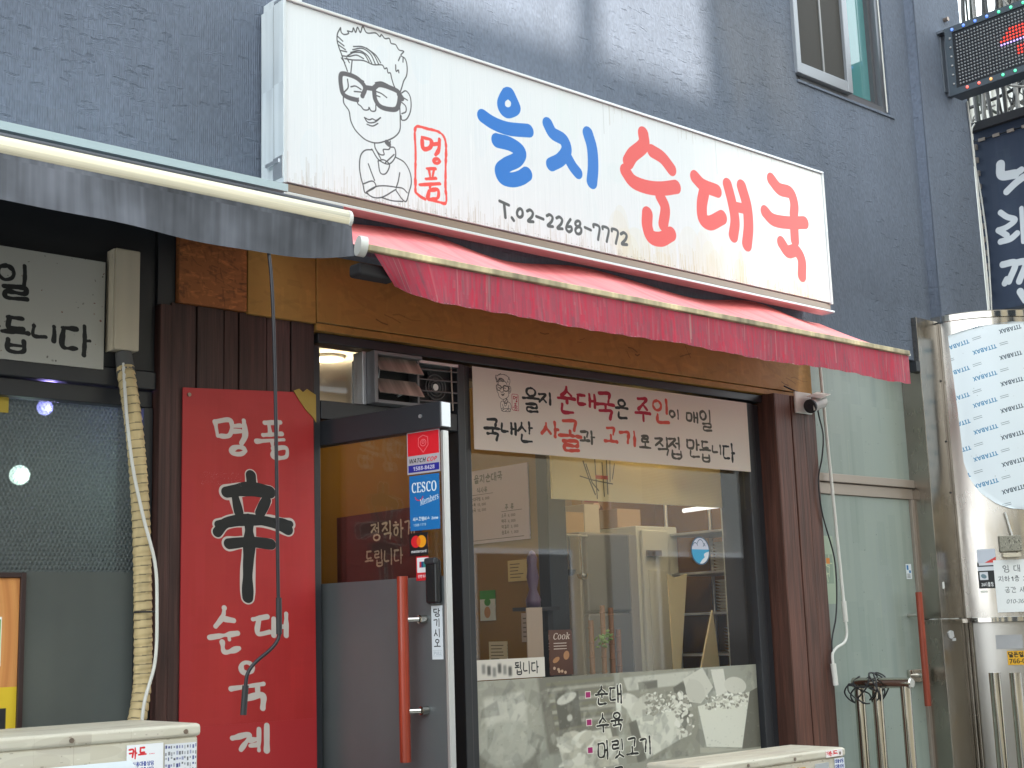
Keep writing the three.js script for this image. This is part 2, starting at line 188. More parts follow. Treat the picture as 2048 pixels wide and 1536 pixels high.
const dirtyTin = canvas(1024, 1024, (g, w, h) => { // weathered cream enamel, 1 m
  g.fillStyle = '#cfc8b6'; g.fillRect(0, 0, w, h);
  for (let i = 0; i < 420; i++) { g.fillStyle = `rgba(${['150,128,112', '176,160,140', '214,210,196', '132,116,104'][i % 4]},${R(.04, .16)})`; g.save(); g.translate(R(0, w), R(0, h)); g.rotate(R(-.1, .1)); g.beginPath(); g.ellipse(0, 0, R(10, 130), R(3, 26), 0, 0, 7); g.fill(); g.restore(); }
  for (let i = 0; i < 900; i++) { g.fillStyle = `rgba(${rnd() < .3 ? '236,232,222' : '96,78,62'},${R(.1, .5)})`; g.fillRect(R(0, w), R(0, h), R(1, 9), R(1, 4)); }
  for (let i = 0; i < 50; i++) { g.strokeStyle = `rgba(110,84,64,${R(.08, .3)})`; g.lineWidth = R(1, 4); const x = R(0, w), y = R(0, h); g.beginPath(); g.moveTo(x, y); g.lineTo(x + R(-4, 4), y + R(20, 160)); g.stroke(); }
}); setup(dirtyTin, true, 1); M.tin = mat(0xffffff, { map: dirtyTin, roughness: .55 });
M.bar = mat(lin(.4, .34, .29), { metalness: .7, roughness: .5 });
M.white = mat(0xffffff, { map: grime([.89, .9, .9], .08), roughness: .4 });
M.alu = mat(lin(.66, .68, .7), { metalness: .85, roughness: .38 });
M.paintAlu = mat(0xffffff, { map: grime([.82, .85, .87], .16), roughness: .35 });
M.gutter = mat(lin(.3, .24, .2), { metalness: .8, roughness: .35 });
const steelTex = dtex(512, 512, (u, v) => { const k = .5 + .25 * (fbm(u, v * .04, 50, 3) - .5) + .5 * (fbm(u, v, 4, 4) - .5); return [k, k, k]; }, false, 1);
M.steel = mat(lin(.35, .32, .285), { metalness: 1, roughness: .5, roughnessMap: steelTex, bumpMap: dtex(256, 256, (u, v) => { const k = fbm(u, v, 3, 3); return [k, k, k]; }, false, .7), bumpScale: .0025 });
M.chrome = mat(lin(.55, .52, .47), { metalness: 1, roughness: .08 });
M.glass = mat(0xffffff, { transmission: 1, thickness: 0, roughness: .02, ior: 1.5 });
const dusty = canvas(1024, 1024, (g, w, h) => { g.fillStyle = '#b0bcb3'; g.fillRect(0, 0, w, h); for (let i = 0; i < 120; i++) { g.fillStyle = `rgba(${rnd() < .5 ? '170,184,174' : '120,138,130'},.08)`; g.fillRect(R(0, w), R(-200, h), R(8, 70), R(100, 700)); } for (let i = 0; i < 240; i++) { g.fillStyle = `rgba(${rnd() < .6 ? '220,226,220' : '50,58,54'},${R(.15, .75)})`; g.beginPath(); g.ellipse(R(0, w), R(0, h), R(.6, 2.2), R(.6, 2.6), 0, 0, 7); g.fill(); } for (let i = 0; i < 26; i++) { g.strokeStyle = `rgba(205,205,180,${R(.05, .2)})`; g.lineWidth = R(1, 5); const x = R(0, w), y = R(0, h); g.beginPath(); g.moveTo(x, y); g.lineTo(x + R(-3, 3), y + R(60, 240)); g.stroke(); } }); setup(dusty, true, 1.3);
M.green = mat(0xffffff, { map: dusty, transmission: .35, roughness: .28, thickness: 0, ior: 1.5 });
M.cable = mat(lin(.02, .02, .022), { roughness: .5 });
M.plastic = mat(lin(.72, .71, .66), { roughness: .45 });
M.asphalt = mat(0xffffff, { map: dtex(256, 256, (u, v) => { const k = .25 + .14 * vn(u * 128, v * 128, 128) + .06 * fbm(u, v, 4, 3); return [k, k, k]; }, true, 2), roughness: .9 });
M.room = mat(0xffffff, { map: dtex(256, 256, (u, v) => { const k = .93 + .14 * fbm(u, v, 4, 4); return [.54 * k, .4 * k, .13 * k]; }, true, 1.6), roughness: .8 });
M.ceiling = mat(lin(.62, .6, .55), { roughness: .8 });

// ---------------------------------------------------------------- ground and the houses across the street
structure('road', new THREE.PlaneGeometry(300, 300).rotateX(-Math.PI / 2), M.asphalt).geometry.attributes.uv.array.forEach((_, i, a) => { a[i] *= 300; });
structure('pavement', bx(-30, 30, .005, .12, -1.2, 1.4), mat(lin(.42, .41, .39), { roughness: .85 }));
function houseAcross(label, x0, x1, h, color, rows, cols) {
  const t = thing('apartment_house', label, 'building', [(x0 + x1) / 2, 0, 7.5], 'houses on the far side of the street'); const m = mat(color, { roughness: .8 });
  part(t, 'wall', bx(x0, x1, .01, h, 7.5, 13), m); part(t, 'cornice', bx(x0 + .01, x1 - .01, h + .002, h + .2, 7.4, 13), m);
  for (let r = 0; r < rows; r++) for (let c = 0; c < cols; c++) { const w = (x1 - x0) / cols, a = x0 + w * (c + .22), b = x0 + w * (c + .78), y = 1 + r * 3; if (y + 1.6 > h) continue;
    const f = part(t, 'window', bx(a, b, y, y + 1.5, 7.44, 7.499), M.alu); part(f, 'pane', bx(a + .06, b - .06, y + .06, y + 1.44, 7.425, 7.438), mat(lin(.04, .05, .06), { roughness: .08 })); }
  return t;
}
houseAcross('low cream plastered house across the street', -16, -1.6, 3.3, lin(.64, .56, .43), 2, 5);
const tallHouse = houseAcross('tall pale house across the street with an open roof screen', -1.5, 9, 7.2, lin(.64, .55, .4), 2, 4);
houseAcross('grey rendered house across the street past the tall one', 9.1, 22, 4.4, lin(.5, .5, .48), 2, 4);
part(tallHouse, 'roof_screen', extrude([[-1.49, 7.41], [8.99, 7.41], [8.99, 12.6], [-1.49, 12.6]], 7.5, 7.62, [
  [[2.3, 9.62], [3.12, 9.62], [3.12, 12], [2.3, 12]], [[3.22, 9.62], [3.9, 9.62], [3.9, 12], [3.22, 12]], [[3.45, 8.28], [4.5, 8.28], [4.5, 9.32], [3.45, 9.32]]]), mat(lin(.64, .55, .4), { roughness: .8 }));

for (let i = 0; i < 26; i++) part(tallHouse, 'screen_slat', bx(3.46, 4.49, 8.29 + i * .04, 8.304 + i * .04, 7.53, 7.55), M.alu);
for (let i = 0; i < 11; i++) part(tallHouse, 'screen_fin', bx(3.47 + i * .06, 3.47 + i * .06 + .052 - i * .0042, 8.29, 9.31, 7.56, 7.58), M.alu);

// ---------------------------------------------------------------- the blue building
const bld = thing('blue_building', 'slate blue building with combed rough render and a projecting pilaster', 'building', [1, 0, -.3]);
part(bld, 'wall', extrude([[-5, 2.84], [3.7, 2.84], [3.7, 9], [-5, 9]], -.3, .1, [[[2.6, 4.09], [3.37, 4.09], [3.37, 5.6], [2.6, 5.6]]]), M.blue);
part(bld, 'pilaster', bx(3.585, 4.04, 3.04, 9, -.3, .16, .008), M.blue);
part(bld, 'lintel', bx(-2.6, 3.58, 2.62, 2.838, -.3, -.002), M.dark);
part(bld, 'pier', bx(-5, -2.6, 0, 2.838, -.3, .05), M.blue);
{ // upper window: sliding screen in front, teal pane behind
  const w = part(bld, 'window', merge([bx(2.602, 2.64, 4.092, 5.598, .0, .085), bx(3.33, 3.368, 4.092, 5.598, .0, .085), bx(2.64, 3.33, 4.092, 4.125, .0, .09), bx(2.64, 3.33, 5.565, 5.598, .0, .085)]), mat(lin(.2, .21, .23), { metalness: .6, roughness: .4 }));
  part(w, 'screen_frame', merge([bx(2.59, 2.622, 4.115, 5.59, .09, .12, .003), bx(2.99, 3.03, 4.115, 5.59, .09, .12, .003), bx(2.622, 2.99, 4.115, 4.17, .09, .118, .003)]), mat(lin(.36, .38, .41), { metalness: .5, roughness: .45 }));
  const mesh = dtex(64, 64, (u, v) => { const k = .27 + .1 * (Math.sin(u * 50) * Math.sin(v * 50)); return [k, k * .97, k * .93]; }, true, .05);
  part(w, 'insect_screen', bx(2.621, 2.991, 4.169, 5.59, .1, .103), mat(0xffffff, { map: mesh, roughness: .8 }));
  part(w, 'screen_bar', bx(2.81, 2.822, 4.169, 5.59, .1035, .109), mat(lin(.3, .3, .3), { metalness: .5, roughness: .5 }));
  part(w, 'pane', bx(3.03, 3.31, 4.15, 5.57, .03, .036), mat(lin(.09, .27, .28), { roughness: .06, clearcoat: 1 }));
  part(w, 'sash', merge([bx(3.305, 3.331, 4.125, 5.565, .036, .06), bx(3.02, 3.305, 4.125, 4.152, .036, .06)]), mat(lin(.14, .14, .15), { metalness: .5, roughness: .4 }));
  part(w, 'stop_cord', rod([3.345, 4.1, .1], [3.338, 5.6, .1], .004, 6), M.plastic);
  part(w, 'sill', bx(2.6, 3.4, 4.074, 4.088, .1, .108, .003), M.blue);
}
single('wall_bolt', 'small rusty bolt on pilaster above lit display', 'bolt', rod([3.87, 4.72, .16], [3.87, 4.72, .185], .012, 8), M.gutter);

// ---------------------------------------------------------------- fascia boards over the shop
single('strand_board', 'bare brown strand board panel under black awning', 'board', bx(-.51, -.276, 2.612, 2.845, -.001, .03, .002), M.osb);
single('ochre_board', 'short ochre painted board beside bare strand board', 'board', bx(-.273, -.021, 2.606, 2.845, -.001, .032, .002), M.ochre);
const fas = thing('shop_fascia', 'long ochre painted strand board fascia above shop window', 'fascia', [1.3, 2.585, 0]);
part(fas, 'board', bx(-.018, 2.64, 2.612, 2.845, -.001, .034, .003), M.ochre); part(fas, 'lower_batten', bx(-.018, 2.64, 2.585, 2.61, -.001, .03, .003), M.ochre);

// ---------------------------------------------------------------- main sign box
const signTex = canvas(2048, 438, (g, w, h) => {
  const k = w / 2812; g.fillStyle = '#dde1e3'; g.fillRect(0, 0, w, h);
  for (let i = 0; i < 1500; i++) { const x = R(0, w), l = R(20, 260), y = R(-60, h); g.strokeStyle = rnd() < .5 ? `rgba(255,255,255,${R(.05, .22)})` : `rgba(150,165,172,${R(.02, .09)})`; g.lineWidth = R(.6, 1.8); g.beginPath(); g.moveTo(x, y); g.lineTo(x + R(-1, 1), y + l); g.stroke(); }
  for (let i = 0; i < 900; i++) { const x = R(0, w), l = R(6, 90) * rnd(), f = x / w; g.strokeStyle = `rgba(${f > .55 ? '178,160,110' : '165,155,140'},${R(.05, .26)})`; g.lineWidth = R(.8, 4); g.beginPath(); g.moveTo(x, h); g.lineTo(x, h - l); g.stroke(); }
  for (let i = 0; i < 60; i++) { g.fillStyle = `rgba(${i % 3 ? '206,188,128' : '196,214,220'},${R(.03, .1)})`; g.beginPath(); g.ellipse(i % 3 ? R(.5, 1) * w : R(0, .6) * w, i % 3 ? h - R(0, 70) : R(0, h), R(10, 60), R(20, 90), 0, 0, 7); g.fill(); }
  for (let i = 0; i < 26; i++) { const x = R(.5, 1) * w; g.strokeStyle = `rgba(120,104,80,${R(.06, .3)})`; g.lineWidth = R(.8, 2.4); g.beginPath(); g.moveTo(x, 0); g.lineTo(x, R(8, 60)); g.stroke(); }
  for (const x of [.505, .74, .823, .873]) { g.strokeStyle = 'rgba(70,74,70,.35)'; g.lineWidth = 1.2; g.beginPath(); g.moveTo(x * w, 0); g.lineTo(x * w, R(30, 120)); g.stroke(); }
  for (let i = 0; i < 220; i++) { g.fillStyle = `rgba(70,66,58,${R(.1, .5)})`; g.fillRect(R(0, w), h - R(0, 10), R(1, 6), R(1, 2)); }
  marks(g, FACE.filter((s) => s[0] < 8), k, '#46474b', 1.2); marks(g, FACE.filter((s) => s[0] >= 8), k, '#5d5c61', 7); marks(g, SEAL, k, '#e8504a', 3.5, 0, 0, 1, 1, .5);
  marks(g, BLUE, k, '#1571c6', 23); marks(g, RED, k, '#e2524e', 24); marks(g, TEL, k, '#4c5052', 4.5);
  g.fillStyle = '#1571c6'; const dr = DROP.map(([, ...f]) => smooth([...f, f[0], f[1]])); g.beginPath(); for (const p of dr) p.forEach((q, i) => (i ? g.lineTo(q.x * k, q.y * k) : g.moveTo(q.x * k, q.y * k))); g.fill('evenodd');
});
const sign = thing('shop_sign', 'long white light box sign with blue and red brush lettering and a line drawn man', 'sign', [1.126, 2.94, .17]);
part(sign, 'body', bx(-.276, 2.528, 2.978, 3.57, .115, .244), M.paintAlu);
part(sign, 'face', sheetBox(-.272, 2.524, 2.979, 3.569, .2445, .2485), print(signTex, { roughness: .32 }));
for (const x of [-.284, 2.522]) part(sign, 'edge_trim', bx(x, x + .0115, 2.972, 3.569, .2, .256, .002), M.paintAlu);
part(sign, 'top_trim', bx(-.284, 2.533, 3.57, 3.58, .2, .257, .002), M.alu);
part(sign, 'side_seam', bx(-.2815, -.277, 2.98, 3.57, .196, .2, 0), M.gutter);
part(sign, 'bottom_rail', bx(-.28, 2.53, 2.948, 2.976, .19, .243, .003), M.gutter);
part(sign, 'drip_strip', bx(-.28, 2.545, 2.936, 2.946, .185, .252, .002), M.alu);
part(sign, 'corner_bracket', merge([bx(-.287, -.2825, 2.99, 3.06, .2, .252), bx(-.29, -.2826, 3.04, 3.052, .16, .235)]), M.alu);
part(sign, 'top_bracket', bx(-.26, -.2, 3.581, 3.61, .1, .235, .003), M.paintAlu);

// ---------------------------------------------------------------- red awning
{
  const t = thing('red_awning', 'faded red fabric awning with stained valance under white sign', 'awning', [1.2, 2.58, .3]);
  const dirt = canvas(2048, 256, (g, w, h) => { // stained valance, 2.8 m long
    g.fillStyle = '#b54457'; g.fillRect(0, 0, w, h);
    for (let i = 0; i < 1700; i++) { const x = R(0, w), hot = rnd() < .42, y = R(-60, h), l = R(40, 240); g.strokeStyle = hot ? `rgba(214,34,66,${R(.05, .4)})` : rnd() < .3 ? `rgba(190,160,150,${R(.03, .18)})` : `rgba(120,84,92,${R(.05, .28)})`; g.lineWidth = R(1, 9); g.beginPath(); g.moveTo(x, y); g.lineTo(x + R(-3, 3), y + l); g.stroke(); }
    for (let i = 0; i < 26; i++) { const x = R(0, w); g.strokeStyle = `rgba(196,180,160,${R(.15, .4)})`; g.lineWidth = R(2, 6); g.beginPath(); g.moveTo(x, 0); g.lineTo(x + R(-3, 3), h * R(.5, 1)); g.stroke(); }
    for (let i = 0; i < 700; i++) { g.fillStyle = `rgba(${rnd() < .5 ? '205,190,175' : '70,40,44'},${R(.2, .6)})`; g.fillRect(R(0, w), h - R(0, 9), R(1, 9), R(1, 4)); }
  });
  const cloth = canvas(1024, 256, (g, w, h) => { g.fillStyle = '#f7908f'; g.fillRect(0, 0, w, h); for (let i = 0; i < 260; i++) { g.strokeStyle = `rgba(${rnd() < .5 ? '255,130,140' : '200,50,70'},${R(.03, .12)})`; g.lineWidth = R(2, 16); const x = R(0, w); g.beginPath(); g.moveTo(x, 0); g.lineTo(x + R(-50, 50), h); g.stroke(); } for (let i = 0; i < 90; i++) { g.fillStyle = `rgba(70,24,30,${R(.3, .9)})`; g.fillRect(R(.45, 1) * w, R(0, h), R(1, 5), R(1, 2)); } for (let i = 0; i < 500; i++) { g.fillStyle = `rgba(120,60,60,${R(.1, .4)})`; g.fillRect(R(0, w), h - R(0, 14), R(2, 9), R(1, 4)); } });
  const NX = 140, NY = 10, x0 = -.205, x1 = 2.602;
  const top = new THREE.PlaneGeometry(1, 1, NX, NY), p = top.attributes.position;
  const rip = (x) => .017 * (1 - Math.cos(((x - .28) / .93) * 2 * Math.PI)) + .004 * Math.sin(x * 11);
  for (let i = 0; i < p.count; i++) { const u = p.getX(i) + .5, s = .5 - p.getY(i), x = x0 + (x1 - x0) * u, hang = rip(x), z = .125 + .43 * s;
    p.setXYZ(i, x, 2.952 - hang * (1 - s) - .242 * s - .012 * Math.sin(s * Math.PI) - .006 * Math.sin(x * 9 + 2 * s) * s * (1 - s), z); }
  top.computeVertexNormals();
  part(t, 'canopy', top, mat(0xffffff, { map: cloth, roughness: .75, transmission: .12, thickness: 0, side: THREE.DoubleSide }));
  const val = new THREE.PlaneGeometry(1, 1, 180, 8), q = val.attributes.position;
  for (let i = 0; i < q.count; i++) { const u = q.getX(i) + .5, s = .5 - q.getY(i); let x = x0 + .03 + (x1 - x0 - .035) * u; const cut = Math.min(1, Math.max(.25, (x - x0 + .02) / .24)), drop = .118 * (u < .11 ? .55 + .45 * cut : 1) * s; x += u < .1 ? .1 * s * (1 - u / .1) : 0;
    q.setXYZ(i, x, 2.694 - drop + (.004 * Math.sin(x * 7) + .0016 * Math.sin(x * 61)) * s, .565 + (.005 * Math.sin(x * 13 + Math.sin(x * 5) * 2) + .0022 * Math.sin(x * 41)) * s - (u < .08 ? .03 * s * (1 - u / .08) : 0)); }
  val.computeVertexNormals();
  part(t, 'valance', val, mat(0xffffff, { map: dirt, roughness: .8, transmission: .12, thickness: 0, side: THREE.DoubleSide }), 'stained dark red hanging valance');
  part(t, 'front_tube', merge([bx(-.2, 2.598, 2.696, 2.716, .552, .575, .004)]), mat(0xffffff, { map: grime([.74, .69, .56], .9, 30), roughness: .6 }));
  part(t, 'end_cap', rod([-.222, 2.712, .55], [-.2, 2.71, .556], .03, 20), M.plastic);
  part(t, 'end_bracket', merge([bx(2.6, 2.7, 2.655, 2.71, .44, .5, .006), bx(2.6, 2.69, 2.712, 2.722, .45, .52, .002), rod([2.6, 2.66, .5], [2.72, 2.675, .42], .006, 8)]), M.plastic);
  for (const x of [.1, 2.3]) part(t, 'folding_arm', merge([rod([x, 2.7, .54], [x + (x < 1 ? .5 : -.5), 2.74, .28], .016, 8), rod([x + (x < 1 ? .5 : -.5), 2.74, .28], [x + (x < 1 ? .1 : -.1), 2.82, .1], .016, 8)]), M.plastic);
  part(t, 'elbow_joint', bx(-.2, -.06, 2.635, 2.675, .47, .53, .01), M.dark);
}

// ---------------------------------------------------------------- black awning of the neighbouring shop
{
  const t = thing('black_awning', 'rolled up black awning with white front bar over the neighbouring shop', 'awning', [-1.6, 2.58, .4]);
  const xl = -3.2;
  part(t, 'hood', merge([bx(xl, -.3, 2.93, 2.938, .1, .3), bx(xl, -.3, 2.925, 2.948, .298, .306)]), mat(lin(.42, .52, .54), { roughness: .5 }), 'pale front lip of the awning hood');
  part(t, 'back_plate', bx(xl, -.3, 2.82, 2.925, .101, .13), M.black);
  part(t, 'roller', rod([xl, 2.83, .24], [-.32, 2.83, .24], .045, 16), M.black);
  const bar = new THREE.CylinderGeometry(.026, .026, .0 + (-.36 - xl), 20, 1).rotateZ(Math.PI / 2).scale(1, 1, .8).translate((xl - .36) / 2, 2.731, .69);
  part(t, 'front_bar', bar, mat(0xffffff, { map: grime([.9, .87, .78], .22), roughness: .45 }), 'creamy white front bar');
  part(t, 'bar_cap', rod([-.361, 2.731, .69], [-.352, 2.731, .69], .026, 20), M.plastic);
  const fabric = dtex(512, 512, (u, v) => { const s = fbm(u, v * .06, 60, 3), a = fbm(u, v, 6, 4), k = .8 + .28 * (s - .5) + .5 * (a - .45); return [.46 * k, .47 * k, .505 * k]; }, true, .9);
  const m = mat(0xffffff, { map: fabric, roughness: .85, side: THREE.DoubleSide });
  part(t, 'canopy', (() => { const g = new THREE.PlaneGeometry(1, 1, 40, 6), p = g.attributes.position; for (let i = 0; i < p.count; i++) { const u = p.getX(i) + .5, s = .5 - p.getY(i); p.setXYZ(i, xl + (-.36 - xl) * u, 2.86 - .1 * s - .012 * Math.sin(s * 3.1), .24 + .44 * s); } g.computeVertexNormals(); return wuv(g); })(), m);
  part(t, 'canopy_hem', rod([xl, 2.766, .672], [-.36, 2.766, .672], .008, 8), m);
  const g = new THREE.PlaneGeometry(1, 1, 150, 8), p = g.attributes.position;
  for (let i = 0; i < p.count; i++) { const u = p.getX(i) + .5, s = .5 - p.getY(i), x = xl + (-.352 - xl) * u, e = Math.max(0, (x + .62) / .27); const sag = .118 - .03 * e * e + .006 * Math.sin(x * 6);
    p.setXYZ(i, x + .012 * e * s, 2.712 - sag * s, .705 + (.012 * Math.sin(x * 5.2 + 1) + .006 * Math.sin(x * 17)) * s); }
  g.computeVertexNormals(); wuv(g); part(t, 'valance', g, m, 'dusty dark grey hanging valance');
  const hem = []; for (let k = 0; k <= 60; k++) { const i = 8 * 151 + Math.round(k * 2.5); hem.push([p.getX(i), p.getY(i), p.getZ(i)]); } // bound lower edge
  part(t, 'valance_binding', tube(hem, .0035, 120, 5), mat(lin(.3, .3, .29), { roughness: .8 }));
  // crank rod hanging from the roller gear
  const c = thing('awning_crank', 'thin dark crank rod hanging from black awning in front of red panel', 'crank', [-.6, 1.42, .7]);
  part(c, 'rod', tube([[-.607, 2.7, .66], [-.606, 2.55, .7], [-.585, 1.72, .7], [-.583, 1.61, .7], [-.6, 1.585, .7], [-.655, 1.545, .7], [-.673, 1.522, .7], [-.678, 1.49, .7]], .0048, 90, 8), mat(lin(.014, .012, .016), { roughness: .4 }));
  part(c, 'grip', rod([-.678, 1.495, .7], [-.684, 1.425, .7], .0078, 12), M.cable); part(c, 'sleeve', rod([-.5835, 1.705, .7], [-.5825, 1.615, .7], .0075, 12), M.cable);
}

// ---------------------------------------------------------------- neighbouring shop on the left
{
  const t = thing('neighbour_shopfront', 'black shopfront frame with hammered grey glass beside brown pillar', 'shopfront', [-1.5, 0, 0]);
  part(t, 'head_panel', bx(-2.6, -.572, 2.395, 2.84, -.06, 0, .002), M.black);
  part(t, 'rail', bx(-2.6, -.572, 2.34, 2.392, -.06, .012, .003), M.frame); part(t, 'rail', bx(-2.6, -.572, 2.288, 2.337, -.06, -.01, .003), M.frame);
  part(t, 'jamb', bx(-.602, -.572, 0, 2.287, -.08, -.002, .003), M.frame); part(t, 'corner_trim', bx(-.571, -.512, 2.6, 2.84, -.05, .012, .002), M.black);
  part(t, 'sill', bx(-2.6, -.603, .0, .5, -.1, -.01), M.black);
  const hexBump = dtex(512, 512, (u, v) => { const n = 32, y = v * n, x = u * n + (Math.floor(y) % 2) * .5, a = x - Math.floor(x) - .5, b = y - Math.floor(y) - .5, k = Math.max(0, 1 - 2.2 * Math.hypot(a, b)); return [k, k, k]; }, false, .4);
  part(t, 'pane', bx(-2.6, -.603, .5, 2.287, -.06, -.05), mat(lin(.32, .36, .36), { transmission: .75, thickness: 0, roughness: .36, bumpMap: hexBump, bumpScale: .006 }), 'hammered glass pane');
  part(t, 'frosted_film', bx(-2.6, -.604, .5, 1.808, -.0485, -.047), mat(0xffffff, { map: grime([.44, .47, .465], .16, 10), transmission: .35, thickness: 0, roughness: .5 }), 'smooth frosted film on lower glass');
  single('yellow_sticker', 'small yellow sticker at top of hammered glass', 'sticker', bx(-1.02, -.988, 2.245, 2.288, -.047, -.044), mat(lin(.5, .36, .05)));
  const lt = canvas(1024, 328, (g, w, h) => { const k = w / 1000; g.fillStyle = '#b4b3ac'; g.fillRect(0, 0, w, h); for (let i = 0; i < 160; i++) { g.fillStyle = `rgba(${rnd() < .3 ? '110,60,50' : '60,56,50'},${R(.3, .9)})`; g.beginPath(); g.ellipse(R(0, w), R(0, h), R(.8, 3.2), R(.8, 4), R(0, 3), 0, 7); g.fill(); } for (const [ch, , x, y, a, b] of LEFTSIGN) hangulIn(g, ch, x * k, y * k, a * k, b * k, 13 * k, '#141618', .55); });
  single('slogan_board', 'speckled grey board with black brush lettering on black shopfront', 'sign', sheetBox(-1.74, -.742, 2.382, 2.7, .013, .02), print(lt));
  // orange framed poster
  const ot = canvas(256, 512, (g, w, h) => { g.fillStyle = '#d8904e'; g.fillRect(0, 0, w, h); for (let i = 0; i < 240; i++) { g.strokeStyle = `rgba(${rnd() < .5 ? '240,180,110' : '190,110,60'},.12)`; g.lineWidth = R(2, 10); const x = R(0, w); g.beginPath(); g.moveTo(x, 0); g.bezierCurveTo(x + 30, 200, x - 30, 300, x + 20, h); g.stroke(); } g.fillStyle = '#e8c62e'; g.fillRect(0, h * .42, w, h * .58); g.fillStyle = '#fff'; g.fillRect(10, h * .15, w * .86, h * .19); g.fillStyle = '#4a9c2c'; g.fillRect(16, h * .16, w * .83, h * .17); g.fillStyle = '#26262a'; g.fillRect(0, h * .5, w * .94, h * .5); });
  const po = thing('framed_poster', 'orange and yellow food poster in dark frame leaning on grey glass', 'poster', [-1.15, 1.2, -.03]);
  part(po, 'print', sheetBox(-1.4, -.945, 1.1, 1.79, -.044, -.034), print(ot)); part(po, 'frame', merge([bx(-.945, -.93, 1.1, 1.805, -.046, -.024, .002), bx(-1.4, -.945, 1.791, 1.805, -.046, -.024, .002)]), mat(lin(.04, .02, .02), { roughness: .4 }));
  // the room behind, dim, with two lamps seen blurred through the hammered glass
  structure('neighbour_room', merge([bx(-2.7, -.56, -.05, .0, -1.6, -.1), bx(-2.7, -.56, 2.84, 2.9, -1.6, -.06), bx(-2.7, -.56, 0, 2.84, -1.7, -1.6), bx(-2.78, -2.7, 0, 2.84, -1.6, -.06), bx(-.56, -.52, 0, 2.84, -1.6, -.06)]), mat(lin(.22, .24, .23), { roughness: .8 }));
  for (const [x, y, z, c, r, I] of [[-.827, 2.112, -.35, lin(.9, 1, .88), .03, .2], [-.755, 2.323, -.35, lin(.4, .33, 1), .024, .08]]) {
    const l = thing('wall_lamp', c.b > c.r ? 'small violet lamp glowing behind hammered glass' : 'small white lamp glowing behind hammered glass', 'lamp', [x, y, z]);
    part(l, 'bulb', new THREE.SphereGeometry(r, 16, 12).translate(x, y, z), mat(lin(.8, .8, .8), { emissive: c, emissiveIntensity: 6 })); part(l, 'holder', rod([x, y + r, z], [x, y + .12, z], .01, 8), M.black);
    const pl = new THREE.PointLight(c, I); pl.position.set(0, -.01, r + .02); pl.castShadow = true; l.add(pl);
  }
}
// brown plank pillar and its pieces
{
  const t = thing('plank_pillar', 'dark brown plank pillar carrying red panel', 'pillar', [-.3, 0, 0]);
  const e = [-.528, -.442, -.348, -.296, -.196, -.107, -.018];
  part(t, 'core', bx(-.565, -.018, 0, 2.61, -.25, -.012), M.dark);
  part(t, 'corner_post', bx(-.569, -.531, 0, 2.6, -.02, .028, .004), M.wood[2]);
  for (let i = 0; i < 6; i++) part(t, 'plank', bx(e[i], e[i + 1] - .0035, 0, 2.611, -.011, .018 + (i % 2) * .003, .0025), M.wood[i % 4]);
}
{
  const X0 = -.492, Y0 = 2.385, k = 2;
  const rt = canvas(936, 2048, (g, w, h) => { g.fillStyle = '#ae2b2f'; g.fillRect(0, 0, w, h); for (let i = 0; i < 300; i++) { g.fillStyle = `rgba(${rnd() < .5 ? '190,50,52' : '150,24,30'},.08)`; g.fillRect(R(0, w), R(0, h), R(20, 260), R(60, 500)); } marks(g, PANEL, k, '#c9bfb8', 5, 0, 0, 1, 1, .5); marks(g, SHIN, k, '#c9bfb8', 19, 0, 0, 1, 1, .25); marks(g, SHIN, k, '#17191b', 7, 0, 0, 1, 1, .35);
    for (let i = 0; i < 130; i++) { g.fillStyle = `rgba(200,190,182,${R(.3, .9)})`; const y = R(760, 800); g.fillRect(R(120, 400), y * .0 + R(560, 640), R(1, 4), R(1, 3)); } });
  const t = thing('red_sign', 'tall red panel with pale brush lettering and a large black character', 'sign', [-.26, .36, .025]);
  part(t, 'sheet', faceUV(extrude([[X0, 2.352], [-.105, 2.374], [-.03, 2.3], [-.0255, 1.361], [X0 - .001, 1.361]], .0225, .0265), X0, 1.361, .468, 1.024), print(rt, { roughness: .4 }));
  part(t, 'lower_sheet', faceUV(extrude([[X0 - .001, 1.3609], [-.0255, 1.3609], [-.023, .36], [X0 - .003, .36]], .0225, .0265), X0, .337, .468, 1.024), print(canvas(936, 2048, (c, w, h) => { c.fillStyle = '#ae2b2f'; c.fillRect(0, 0, w, h); marks(c, PANEL, k, '#c9bfb8', 5, 0, -1024, 1, 1, .5); }), { roughness: .4 }));
  part(t, 'screw', rod([-.472, 2.332, .0265], [-.472, 2.332, .031], .006, 10), M.gutter);
  single('gold_tape', 'torn gold tape over corner of red panel', 'tape', extrude([[-.105, 2.378], [-.085, 2.386], [-.07, 2.376], [-.055, 2.388], [-.04, 2.38], [-.022, 2.372], [-.021, 2.282], [-.034, 2.298], [-.06, 2.32], [-.085, 2.35]], .0275, .0295), mat(lin(.36, .24, .05), { roughness: .35, metalness: .3, bumpMap: flake, bumpScale: .01 }));
}
